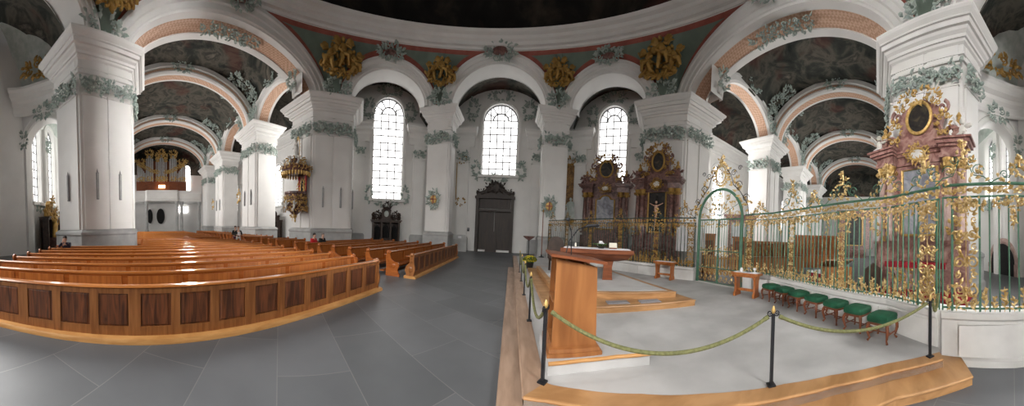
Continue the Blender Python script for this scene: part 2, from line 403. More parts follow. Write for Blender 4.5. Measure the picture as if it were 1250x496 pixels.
def arch_wall(mb, org, u, n, u0, u1, z0, z1, cu, hw, sill, spring, rise, depth, seg=20, back=False, ztop=None):
    """wall face in the plane org + u*s, facing n, with one arched opening whose reveal goes back by depth"""
    O = Vector((*org, 0)); U = Vector((*u, 0)).normalized(); N = Vector((*n, 0)).normalized()
    Q = lambda s, z, d=0.: O + U * s + Vector((0, 0, z)) - N * d
    zt = ztop or (lambda s: z1)
    a = el_arc(cu, hw, spring, rise, seg)
    for d in ((0., depth) if back else (0.,)):
        def quad(p): mb.add([Q(*k, d) for k in p], [(0, 1, 2, 3)])
        quad([(u0, z0), (cu - hw, z0), (cu - hw, zt(cu - hw)), (u0, zt(u0))]); quad([(cu + hw, z0), (u1, z0), (u1, zt(u1)), (cu + hw, zt(cu + hw))])
        if sill > z0: quad([(cu - hw, z0), (cu + hw, z0), (cu + hw, sill), (cu - hw, sill)])
        for p, q in zip(a, a[1:]): quad([p, q, (q[0], zt(q[0])), (p[0], zt(p[0]))])
    out = [(cu - hw, sill)] + a + [(cu + hw, sill)]
    mb.loft([[Q(s, z) for s, z in out], [Q(s, z, depth) for s, z in out]], sill > z0)
    return mb

WN = [0]
def window(org, u, n, cu, hw, sill, spring, rise, back, cols, rows, label, thick=.10, surround=.32):
    """daylit leaded window standing in an arched opening: pane, lead grid, sill, moulded surround"""
    O = Vector((*org, 0)); U = Vector((*u, 0)).normalized(); N = Vector((*n, 0)).normalized(); Z = Vector((0, 0, 1))
    WN[0] += 1
    a = el_arc(cu, hw, spring, rise, 16)
    mb = MB(); poly = [(cu - hw, sill)] + a + [(cu + hw, sill)]
    mb.slab(poly, O - N * back, U, Z, N, .02)
    w = struct('window_%d' % WN[0], mb, MT['daylight'], None, label)
    g = MB(); top = spring + rise
    for i in range(cols + 1):
        s = cu - hw + 2 * hw * i / cols
        zt = spring + rise * sqrt(max(0., 1 - ((s - cu) / hw) ** 2))
        g.add([], []); p = O + U * s - N * (back - .05)
        g.tube([p + Z * sill, p + Z * zt], thick / 2, 4)
    for i in range(rows + 1):
        z = sill + (spring - sill) * i / rows
        p = O - N * (back - .05) + Z * z; g.tube([p + U * (cu - hw), p + U * (cu + hw)], thick / 2, 4)
    for f in (.45, .98):
        g.tube([O - N * (back - .05) + U * (cu + (s - cu) * f) + Z * (spring + (z - spring) * f) for s, z in a], thick * .7, 4)
    for k in range(1, 6):
        an = PI * k / 6; p = O - N * (back - .05) + U * cu + Z * spring
        g.tube([p + U * hw * .45 * cos(an) + Z * rise * .45 * sin(an), p + U * hw * cos(an) + Z * rise * sin(an)], thick / 2, 4)
    g.obj('lead_grid', MT['greymetal'], w)
    if surround:
        s_ = MB(); prof = [(0, 0), (0, .1), (surround * .5, .16), (surround, .1), (surround, 0)]
        rings = []
        for i in range(17):
            an = PI - PI * i / 16
            rings.append([O + U * (cu + (hw + o) * cos(an)) + Z * (spring + (rise + o) * sin(an)) + N * d for o, d in prof])
        L = [[O + U * (cu - hw - o) + Z * sill + N * d for o, d in prof]]; Rr = [[O + U * (cu + hw + o) + Z * sill + N * d for o, d in prof]]
        s_.loft(L + rings + Rr, False)
        s_.obj('moulded_surround', MT['plaster'], w)
        b = MB(); c = O + U * cu + Z * (sill - .12) + N * .1
        b.slab([(-hw - .3, -.12), (hw + .3, -.12), (hw + .3, .12), (-hw - .3, .12)], c - N * .2, U, Z, N, .4)
        b.obj('sill', MT['plaster'], w)
    return w

def archivolt(mb, org, u, n, cu, hw, spring, rise, prof, seg=28, a0=0., a1=PI):
    O = Vector((*org, 0)); U = Vector((*u, 0)).normalized(); N = Vector((*n, 0)).normalized()
    rings = []
    for i in range(seg + 1):
        a = PI - (a0 + (a1 - a0) * i / seg)
        rings.append([O + U * (cu + (hw + o) * cos(a)) + Vector((0, 0, spring + (rise + o) * sin(a))) + N * d for o, d in prof])
    mb.loft(rings, False); return mb

# ------------------------------------------------------------------ pillars
CORN = [(9.70, 0), (9.70, .10), (9.86, .10), (9.86, .05), (9.93, .05), (9.93, .14), (10.02, .14), (10.02, .09), (10.36, .09), (10.42, .20), (10.52, .22), (10.52, .30), (10.66, .30), (10.74, .42), (10.84, .47), (10.84, .58), (11.04, .60), (11.04, .68), (11.12, .68), (11.24, .80), (11.32, .84), (11.40, .84)]
PLIN = [(0, .26), (.32, .26), (.42, .19), (1.38, .19), (1.46, .24), (1.58, .22), (1.70, .06), (1.72, 0)]
def offset_poly(poly, d):
    n = len(poly); out = []
    for i in range(n):
        p0, p1, p2 = (Vector(poly[k % n]) for k in (i - 1, i, i + 1))
        e1, e2 = (p1 - p0).normalized(), (p2 - p1).normalized()
        n1, n2 = Vector((e1.y, -e1.x)), Vector((e2.y, -e2.x))
        b = n1 + n2
        out.append(p1 + b * (d / max(.35, (1 + n1.dot(n2)))))
    return out
def ccw(poly):
    a = sum(poly[i][0] * poly[(i + 1) % len(poly)][1] - poly[(i + 1) % len(poly)][0] * poly[i][1] for i in range(len(poly)))
    return list(poly) if a > 0 else list(reversed(poly))
def prof_loft(mb, poly, prof, k=1., cap=True):
    rings = []
    for z, o in prof:
        rings.append([(p.x, p.y, z) for p in offset_poly(poly, o * k)])
    mb.loft(rings, True, cap); return mb

def pillar(poly, label, faces=(), k=1., zscale=1., garl=(), seed=1, strip=.09):
    """poly: plan of the shaft; faces: (a, b, panels) edges that carry pilaster strips; garl: edges that carry the stucco garland"""
    poly = ccw(poly); Zs = lambda pr: [(z * zscale, o) for z, o in pr]
    mb = MB(); mb.prism(poly, 0, 11.3 * zscale)
    o = struct('pillar', mb, MT['plaster'], None, label)
    m2 = MB(); prof_loft(m2, poly, Zs(CORN), k); m2.obj('cornice', MT['plaster'], o, 12)
    m3 = MB(); prof_loft(m3, poly, PLIN, k); m3.obj('plinth', MT['plinth'], o, 12)
    m4 = MB()
    for a, b, np_ in faces:
        a, b = Vector(a), Vector(b); t = (b - a).normalized(); L = (b - a).length; nn = Vector((t.y, -t.x))
        if nn.dot(Vector((CX, CY)) - (a + b) / 2) < 0 and len(faces) < 9: pass
        c = sum((Vector(p) for p in poly), Vector((0, 0))) / len(poly)
        if nn.dot((a + b) / 2 - c) < 0: nn = -nn
        g = .16; w = (L - g * (np_ + 1)) / np_
        for i in range(np_):
            s = g + i * (w + g); m4.mark()
            for z0, z1, h, ins in ((1.72, 8.62 * zscale, strip, 0), ):
                p, q = a + t * (s + ins), a + t * (s + w - ins)
                m4.prism(ccw([tuple(p), tuple(q), tuple(q + nn * h), tuple(p + nn * h)]), z0, z1)
                m4.prism(ccw([tuple(p - t * .04), tuple(q + t * .04), tuple(q + t * .04 + nn * (h + .05)), tuple(p - t * .04 + nn * (h + .05))]), z1, z1 + .1)
            p, q = a + t * s, a + t * (s + w)
            m4.prism(ccw([tuple(p), tuple(q), tuple(q + nn * (strip + .02)), tuple(p + nn * (strip + .02))]), 9.74 * zscale, 10.6 * zscale)
    if m4.v: m4.objs('pilaster', MT['plaster'], o)
    m5 = MB()
    c = sum((Vector(p) for p in poly), Vector((0, 0))) / len(poly)
    for i, (a, b) in enumerate(garl):
        t = (Vector(b) - Vector(a)).normalized(); nn = Vector((t.y, -t.x))
        if nn.dot((Vector(a) + Vector(b)) / 2 - c) < 0: nn = -nn
        m5.mark(); garland(m5, tuple(Vector(a) + nn * strip), tuple(Vector(b) + nn * strip), 8.80 * zscale, 9.60 * zscale, nn, seed * 10 + i, 34, .30)
    if m5.v: m5.objs('stucco_garland', MT['stucco'], o)
    return o

def main_pier(P0, sx, sy, label, seed, w=1.5, q=1.):
    """big crossing pier at the rotunda's corner; sx, sy: which corner"""
    A = (P0[0] + sx * .55 * w, P0[1] - sy * .83 * w); B = (P0[0] - sx * .55 * w, P0[1] + sy * .83 * w)
    B2 = (B[0] + sx * 1.33 * q, B[1] + sy * 1.76 * q); L = (A[0] + sx * 2.4, A[1]); L2 = (L[0], A[1] + sy * 3.5)
    poly = [A, B, B2, L2, L]
    return pillar(poly, label, [(A, B, 2), (L, A, 2), (B, B2, 1)], 1., 1., [(A, B), (L, A), (B, B2)], seed), dict(A=A, B=B, B2=B2, L=L, L2=L2, P0=P0)

PW = {}
_, PW['NW'] = main_pier((-12.5, 12.8), -1, 1, 'great white crossing pier behind the carved pulpit', 1)
_, PW['NE'] = main_pier((9.55, 12.85), 1, 1, 'great white crossing pier behind the red marble altar with the crucifix painting', 2)
_, PW['SE'] = main_pier((9.75, -2.0), 1, -1, 'great white crossing pier behind the large red marble altar', 3, 1.65, .62)
_, PW['SW'] = main_pier((-12.6, -1.95), -1, -1, 'great white crossing pier rising behind the near pews', 4)
def slim(cx, label, seed):
    a = .92; poly = [(cx - a, 17.7), (cx + a, 17.7), (cx + a, 19.1), (cx - a, 19.1)]
    return pillar(poly, label, [((cx - a, 17.7), (cx + a, 17.7), 1), ((cx - a, 17.7), (cx - a, 19.1), 1), ((cx + a, 17.7), (cx + a, 19.1), 1)], .72, 1.,
                  [((cx - a, 17.7), (cx + a, 17.7)), ((cx - a, 17.7), (cx - a, 19.1)), ((cx + a, 17.7), (cx + a, 19.1))], seed)
slim(-5.95, 'slim white pillar between the first and second tall windows of the rotunda', 5)
slim(3.1, 'slim white pillar to the other side of the dark door, near the grille end', 6)

# ------------------------------------------------------------------ the rotunda's outer walls and their windows
ZW = 15.6
def wall(name, org, u, n, L, z1, win, pil=(), label=None, depth=.45):
    """win: (cu, hw, sill, spring, rise) or None"""
    mb = MB()
    if win: arch_wall(mb, org, u, n, 0, L, 0, z1, win[0], win[1], win[2], win[3], win[4], depth)
    else:
        O = Vector((*org, 0)); U = Vector((*u, 0)).normalized()
        mb.add([O, O + U * L, O + U * L + Vector((0, 0, z1)), O + Vector((0, 0, z1))], [(0, 1, 2, 3)])
    O = Vector((*org, 0)); U = Vector((*u, 0)).normalized(); N = Vector((*n, 0)).normalized(); Z = Vector((0, 0, 1))
    o = struct(name, mb, MT['plaster'], None, label)
    pm = MB(); gm = MB(); bm_ = MB()
    for s, wd in pil:
        pm.mark(); bm_.mark(); gm.mark()
        for z0, z1_, w_, d_ in ((1.3, 9.8, wd, .16), (8.3, 8.45, wd + .12, .22)):
            pm.slab([(-w_ / 2, z0), (w_ / 2, z0), (w_ / 2, z1_), (-w_ / 2, z1_)], O + U * s - N * .1, U, Z, N, d_ + .1)
        bm_.slab([(-wd / 2 - .14, 0), (wd / 2 + .14, 0), (wd / 2 + .14, 1.15), (wd / 2 + .04, 1.32), (-wd / 2 - .04, 1.32), (-wd / 2 - .14, 1.15)], O + U * s - N * .1, U, Z, N, .42)
        # stretch of entablature over the pilaster
        e = wd / 2 + .35
        pr = [(9.7, .18), (9.95, .24), (10.3, .24), (10.5, .34), (10.75, .36), (10.9, .6), (11.1, .66), (11.2, .76), (11.4, .76)]
        pm.loft([[O + U * (s - e - d * .55) + Z * z - N * .1, O + U * (s - e - d * .55) + Z * z + N * d, O + U * (s + e + d * .55) + Z * z + N * d, O + U * (s + e + d * .55) + Z * z - N * .1] for z, d in pr], True, True)
        a, b = O + U * (s - wd / 2) + N * .2, O + U * (s + wd / 2) + N * .2
        garland(gm, (a.x, a.y), (b.x, b.y), 8.6, 9.35, (N.x, N.y), int(s * 7) + 3, 30, .30)
    if pm.v: pm.objs('pilaster', MT['plaster'], o, 15)
    if bm_.v: bm_.objs('plinth', MT['plinth'], o)
    if gm.v: gm.objs('stucco_garland', MT['stucco'], o)
    return o
def wstucco(parent, org, u, n, items, seed=1):
    O = Vector((*org, 0)); U = Vector((*u, 0)).normalized(); N = Vector((*n, 0)).normalized()
    mb = MB()
    for i, (s, z, W, H) in enumerate(items):
        mb.mark(); rocaille(mb, O + U * s + Vector((0, 0, z)) + N * .03, U, (0, 0, 1), N, W, H, seed + i, max(10, int(14 * (W + H))), .05, 4, .3)
    mb.objs('stucco_rocaille', MT['stucco'], parent)

# north: corners (-15,15.9) (-7.2,21.75) (4.2,21.75) (12,15.85)
def dirn(a, b): d = (Vector(b) - Vector(a)); return tuple(d.normalized()), d.length
nA, nB, nC, nD = (-15., 15.9), (-7.2, 21.75), (4.3, 21.75), (12.1, 15.9)
u1, L1 = dirn(nA, nB); w1 = (4.75, 1.38, 4.55, 12.4, 1.4)
o = wall('wall_nw', nA, u1, (.6, -.8), L1, ZW, w1, [(2.1, 1.0), (7.7, 1.1)], 'north-west wall of the rotunda with the tallest window over a confessional')
window(nA, u1, (.6, -.8), w1[0], w1[1], w1[2], w1[3], w1[4], .3, 4, 12, 'tall arched leaded window over the dark confessional')
wstucco(o, nA, u1, (.6, -.8), [(4.75, 14.35, 2.2, .8), (4.75, 4.15, 2.0, .55), (3.1, 5.0, .5, 1.6), (6.45, 5.0, .5, 1.6), (2.9, 12.6, .9, 1.8), (6.7, 12.6, .9, 1.8)], 11)
u2 = (1., 0.); cw = -1.43 - nB[0]; w2 = (cw, 1.6, 7.15, 12.3, 1.45)
o = wall('wall_north', nB, u2, (0, -1), nC[0] - nB[0], ZW, w2, [(cw - 3.35, 1.1), (cw + 3.6, 1.1)], 'north wall of the rotunda above the dark double door')
window(nB, u2, (0, -1), w2[0], w2[1], w2[2], w2[3], w2[4], .3, 5, 8, 'broad arched leaded window above the dark wooden door')
wstucco(o, nB, u2, (0, -1), [(cw, 14.4, 2.4, .8), (cw - .2, 6.85, 2.6, .6), (cw - 2.1, 7.6, .6, 1.7), (cw + 2.1, 7.6, .6, 1.7), (cw - 2.6, 13.2, 1.0, 2.0), (cw + 2.6, 13.2, 1.0, 2.0)], 31)
u3, L3 = dirn(nC, nD); w3 = (4.95, 1.28, 4.5, 12.2, 1.28)
o = wall('wall_ne', nC, u3, (-.6, -.8), L3, ZW, w3, [(2.1, 1.1), (7.6, 1.0)], 'north-east wall of the rotunda behind the red marble altar')
window(nC, u3, (-.6, -.8), w3[0], w3[1], w3[2], w3[3], w3[4], .3, 4, 12, 'tall arched window partly hidden by the broken gable of a red marble altar')
wstucco(o, nC, u3, (-.6, -.8), [(4.95, 14.1, 2.0, .8), (3.1, 12.6, .9, 1.8), (6.8, 12.6, .9, 1.8)], 51)
# gold and amber pictures beside the slim pillars, hung on the outer walls
def wall_picture(org, u, n, s, z, w, h, label):
    O = Vector((*org, 0)); U = Vector((*u, 0)).normalized(); N = Vector((*n, 0)).normalized(); Z = Vector((0, 0, 1))
    t = thing('framed_picture', label, 'picture', tuple(O + U * s + Z * (z - h / 2)))
    mb = MB()
    for a, b, c, d in ((-w / 2 - .12, -.12, w / 2 + .12, 0), (-w / 2 - .12, h, w / 2 + .12, h + .12), (-w / 2 - .12, 0, -w / 2, h), (w / 2, 0, w / 2 + .12, h)):
        mb.slab([(a, b), (c, b), (c, d), (a, d)], N * .02, U, Z, N, .1)
    rocaille(mb, Z * (h + .3) + N * .08, U, Z, N, w * 1.1, .7, 5, 16, .03, 4, .26); rocaille(mb, Z * -.3 + N * .08, U, Z, N, w, .6, 6, 14, .03, 4, .24)
    mb.obj('gilt_frame', MT['oldgold'], t)
    c = MB(); c.slab([(-w / 2, 0), (w / 2, 0), (w / 2, h), (-w / 2, h)], N * .02, U, Z, N, .05); c.obj('canvas', MT['goldcanvas'], t)
wall_picture(nB, u2, (0, -1), .55, 6.4, .9, 3.6, 'tall amber picture in gilt frame close beside the slim pillar by the pews')
wall_picture(nB, u2, (0, -1), 2.75 - .45, 6.6, .0 + .8, 3.4, 'tall amber picture in gilt frame between the slim pillar and the dark door')
wall_picture(nC, u3, (-.6, -.8), 1.05, 6.6, 1.0, 3.6, 'tall amber picture in gilt frame beside the slim pillar near the grille end')

# south side: outside the picture except for a strip at either end
sA, sB, sC, sD = (-14.8, -8.2), (-8, -12.9), (5, -12.9), (11.8, -8.2)
for nm, a, b, n in (('wall_sw', sA, sB, (.57, .82)), ('wall_south', sB, sC, (0, 1)), ('wall_se', sC, sD, (-.57, .82))):
    u, L = dirn(a, b); w = (L / 2, 1.7 if nm == 'wall_south' else 1.5, 4., 12.2, 1.4)
    wall(nm, a, u, n, L, ZW, w, [], None); window(a, u, n, *w, .3, 4, 10, 'tall arched window of the south side of the rotunda')

# ------------------------------------------------------------------ arches of the rotunda
AV = [(0, -1.5), (0, 0), (.10, .03), (.14, .10), (.38, .10), (.42, .17), (.62, .19), (.68, .25), (.84, .25), (.86, 0)]
AVB = [(0, -.45), (0, 0), (.10, .03), (.14, .10), (.45, .10), (.50, .18), (.80, .20), (.88, .28), (1.1, .28), (1.12, 0)]
TN = [1]
def big_arch(org, u, n, hw, rise, prof, label, cart=None, spring=ZI, soffit=None, seed=1):
    TN[0] += 1
    mb = MB(); archivolt(mb, org, u, n, 0, hw, spring, rise, prof, 36)
    if soffit:                               # white outer rims of a broad coffered soffit
        archivolt(mb, org, u, n, 0, hw, spring, rise, [(0, -soffit - .5), (-.02, -soffit - .5), (-.02, -soffit), (.06, -soffit)], 36)
    o = struct('trim_%d' % TN[0], mb, MT['plaster'], None, label, 12)
    if soffit:
        s = MB(); archivolt(s, org, u, n, 0, hw, spring, rise, [(.05, -.45), (.05, -soffit)], 36); s.obj('lattice_soffit', MT['lattice'], o)
    O = Vector((*org, 0)); U = Vector((*u, 0)).normalized(); N = Vector((*n, 0)).normalized()
    r = MB()
    if cart:
        r.mark(); c = O + Vector((0, 0, spring + rise + cart[1])) + N * .3
        rocaille(r, c, U, (0, 0, 1), N, cart[0], cart[2], seed, 40, .06, 5, .36)
    if soffit:
        for k in range(5):
            a = PI * (.5 + (k - 2) * .035)
            r.mark(); rocaille(r, O + U * hw * cos(a) + Vector((0, 0, spring + rise * sin(a) - .05)) - N * (.45 + soffit) / 2, U, N, (0, 0, -1), 1.2, .8, seed + k, 16, .04, 3, .3)
    if r.v: r.objs('stucco_cartouche', MT['stucco'], o)
    if cart:
        b = MB(); Rm = Matrix((U, N, Vector((0, 0, 1)))).transposed().to_4x4()
        b.X = Matrix.Translation(c + N * .05) @ Rm; b.ball((0, 0, 0), (cart[0] * .24, .12, cart[2] * .24), 14, 8); b.obj('oval_shield', MT['darkmarble'], o)
    return o
ARC = []                                   # (org, u, n, hw, rise, outer offset, outer depth)
def reg(org, u, n, hw, rise, oo, od): ARC.append((org, u, n, hw, rise, oo, od))
big_arch((-9.2, 15.25), (.8, .6), (.6, -.8), 2.78, 2.25, AV, 'white arch over the first tall window', (1.9, 1.0, 1.1), seed=3); reg((-9.2, 15.25), (.8, .6), (.6, -.8), 2.78, 2.25, .86, .0)
big_arch((-1.43, 17.7), (1, 0), (0, -1), 3.6, 3.1, AV, 'white arch over the dark door and its window', (2.4, .75, 1.5), seed=4); reg((-1.43, 17.7), (1, 0), (0, -1), 3.6, 3.1, .86, 0)
big_arch((6.25, 15.35), (.8, -.6), (-.6, -.8), 2.72, 2.15, AV, 'white arch over the red marble altar', (1.9, 1.0, 1.1), seed=5); reg((6.25, 15.35), (.8, -.6), (-.6, -.8), 2.72, 2.15, .86, 0)
big_arch((-13.2, 5.4), (0, 1), (1, 0), 6.1, 2.55, AVB, 'great arch with orange lattice soffit opening to the nave', (2.6, 1.0, 1.4), soffit=1.5, seed=6); reg((-13.2, 5.4), (0, 1), (1, 0), 6.1, 2.55, 1.12, 0)
big_arch((10.4, 5.4), (0, -1), (-1, 0), 6.1, 2.55, AVB, 'great arch with orange lattice soffit opening to the choir', (2.6, 1.0, 1.4), soffit=1.5, seed=7); reg((10.4, 5.4), (0, -1), (-1, 0), 6.1, 2.55, 1.12, 0)
big_arch((-9.2, -4.4), (-.8, .6), (.6, .8), 2.78, 2.25, AV, 'white arch south of the nave', seed=8); reg((-9.2, -4.4), (-.8, .6), (.6, .8), 2.78, 2.25, .86, 0)
big_arch((6.35, -4.6), (-.8, -.6), (-.6, .8), 2.78, 2.25, AV, 'white arch south of the choir', seed=9); reg((6.35, -4.6), (-.8, -.6), (-.6, .8), 2.78, 2.25, .86, 0)

# pendentives: the green field between arches and ring, with a red band along either edge
RR, ZR = 12.0, 15.42
def ring_pt(p):
    d = Vector((p.x - CX, p.y - CY)).normalized(); return Vector((CX + d.x * RR, CY + d.y * RR, ZR))
cols = []                                  # (bottom point, top point) around the rotunda
def arch_cols(a, m=28):
    org, u, n, hw, rise, oo, od = a; O = Vector((*org, 0)); U = Vector((*u, 0)).normalized(); N = Vector((*n, 0)).normalized()
    out = []
    for i in range(m + 1):
        t = PI - PI * i / m
        p = O + U * (hw + oo) * cos(t) + Vector((0, 0, min(ZR - .02, ZI + (rise + oo) * sin(t)))) + N * od
        out.append(p)
    return out
seqs = [arch_cols(a) for a in ARC]
fields = MB(); bands = MB()
def between(p, q, k=6): return [p.lerp(q, i / k) for i in range(k + 1)]
def key(p): return atan2(p[0].x - CX, p[0].y - CY)
# order: SW-side arch, W, NW, N, NE, E, SE
order = [seqs[5], seqs[3], seqs[0], seqs[1], seqs[2], seqs[4], seqs[6]]
order = [s if (s[0].x - CX) * (s[-1].y - CY) - (s[-1].x - CX) * (s[0].y - CY) < 0 else list(reversed(s)) for s in order]
line = []
for i, s in enumerate(order):
    if i: line += between(line[-1], s[0])[1:-1]
    line += s
def rows_between(lo, hi, mb):
    mb.loft([lo, hi], False)
W0 = .04
bot, r1, r2, r3, r4, top = [], [], [], [], [], []
for p in line:
    q = ring_pt(p); L = max((q - p).length, 1e-4)
    f = lambda d: p.lerp(q, min(d / L, .5)); g = lambda d: q.lerp(p, min(d / L, .5))
    bot.append(p); r1.append(f(.10)); r2.append(f(.48)); r3.append(g(.38)); r4.append(g(.10)); top.append(q)
fields.loft([r2, [a.lerp(b, .5) for a, b in zip(r2, r3)], r3], False)
white = MB(); white.loft([bot, r1], False); white.loft([r4, top], False)
bands.loft([r1, r2], False); bands.loft([r3, r4], False)
o = struct('trim_40', fields, MT['green'], None, 'sage green spandrels under the dome ring')
bands.obj('red_band', MT['red'], o); white.obj('white_fillet', MT['plaster'], o)
# ring and dome
mb = MB(); pr = [(12.05, 15.36), (11.95, 15.36), (11.9, 15.5), (11.74, 15.54), (11.72, 15.78), (11.56, 15.86), (11.5, 16.06), (11.3, 16.14), (11.22, 16.32), (11.5, 16.34)]
mb.loft([[(CX + r * cos(2 * PI * j / 96), CY + r * sin(2 * PI * j / 96), z) for j in range(96)] for r, z in pr], True)
struct('trim_41', mb, MT['plaster'], None, 'white moulded ring at the foot of the dome', 12)
mb = MB(); mb.loft([[(CX + 11.4 * cos(t) * cos(2 * PI * j / 96), CY + 11.4 * cos(t) * sin(2 * PI * j / 96), 16.3 + 5 * sin(t)) for j in range(96)] for t in [PI / 2 * i / 12 * .999 for i in range(13)]], True)
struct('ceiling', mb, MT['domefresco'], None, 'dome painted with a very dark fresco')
# painted ambulatory vaults between arch and outer wall
def amb_vault(org, u, n, hw, rise, depth, dz=.9, dw=.7):
    TN[0] += 1
    mb = MB(); rings = []
    for k in range(5):
        t = k / 4
        rings.append([Vector((*org, 0)) + Vector((*u, 0)).normalized() * (hw + dw * t) * cos(PI - PI * i / 20) + Vector((0, 0, ZI - .2 + (rise + .2 + dz * sin(t * PI * .6)) * sin(PI * i / 20))) - Vector((*n, 0)).normalized() * (1.4 + (depth - 1.4) * t) for i in range(21)])
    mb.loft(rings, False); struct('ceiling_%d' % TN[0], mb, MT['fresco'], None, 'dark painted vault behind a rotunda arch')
amb_vault((-9.2, 15.25), (.8, .6), (.6, -.8), 2.78, 2.25, 4.6, 1.3, 2.0)
amb_vault((-1.43, 17.7), (1, 0), (0, -1), 3.6, 3.1, 4.3, .6, 1.6)
amb_vault((6.25, 15.35), (.8, -.6), (-.6, -.8), 2.72, 2.15, 4.6, 1.3, 2.0)
amb_vault((-9.2, -4.4), (-.8, .6), (.6, .8), 2.78, 2.25, 5, 1.2, 2.2)
amb_vault((6.35, -4.6), (-.8, -.6), (-.6, .8), 2.78, 2.25, 5, 1.2, 2.2)
# gilded figure reliefs in the spandrels
def relief(p, n, s, seed, label):
    n = Vector(n).normalized(); u = Vector((0, 0, 1)).cross(n).normalized(); w = n.cross(u)
    mb = MB(); blob_figure(mb, p, u, w, n, s, seed)
    tag(mb.obj('gilded_relief', MT['oldgold'], None, 50), label, 'relief', 'gilded figure reliefs under the dome')
def pend(px_line_pt, f, off=.1):
    p = Vector(px_line_pt); q = ring_pt(p); return p.lerp(q, f)
for P0, s, seed, lab in (((-12.2, 12.9), 2.3, 1, 'gilded figure group above the pulpit pier, the large one on the nave side'), ((-5.95, 17.45), 1.75, 2, 'smaller gilded figure group above the slim pillar between window and door'),
                         ((3.1, 17.45), 1.75, 3, 'smaller gilded figure group above the slim pillar near the altars'), ((9.3, 12.95), 2.3, 4, 'gilded figure group above the pier with the crucifix altar'),
                         ((-12.3, -2.0), 2.3, 5, 'gilded figure group above the pier behind the near pews')):
    p = Vector((*P0, ZI)); q = ring_pt(p); c = p.lerp(q, .56); d = Vector((CX - c.x, CY - c.y, -1.5)).normalized()
    relief(c + d * .12, d, s, seed, lab)
# rocaille on the pier tops
for P0, W in (((-12.2, 12.8), 2.0), ((-5.95, 17.4), 1.5), ((3.1, 17.4), 1.5), ((9.3, 12.85), 2.0), ((-12.3, -2.0), 2.4), ((9.5, -2.0), 2.2)):
    TN[0] += 1; mb = MB()
    d = Vector((CX - P0[0], CY - P0[1], 0)).normalized(); u = Vector((0, 0, 1)).cross(d)
    rocaille(mb, Vector((*P0, ZI + .55)) + d * .25, u, (0, 0, 1), d, W, 1.1, int(W * 9 + P0[0]), 34, .06, 4, .36)
    struct('trim_%d' % TN[0], mb, MT['stucco'], None, 'green-grey stucco shell on a pier cornice')
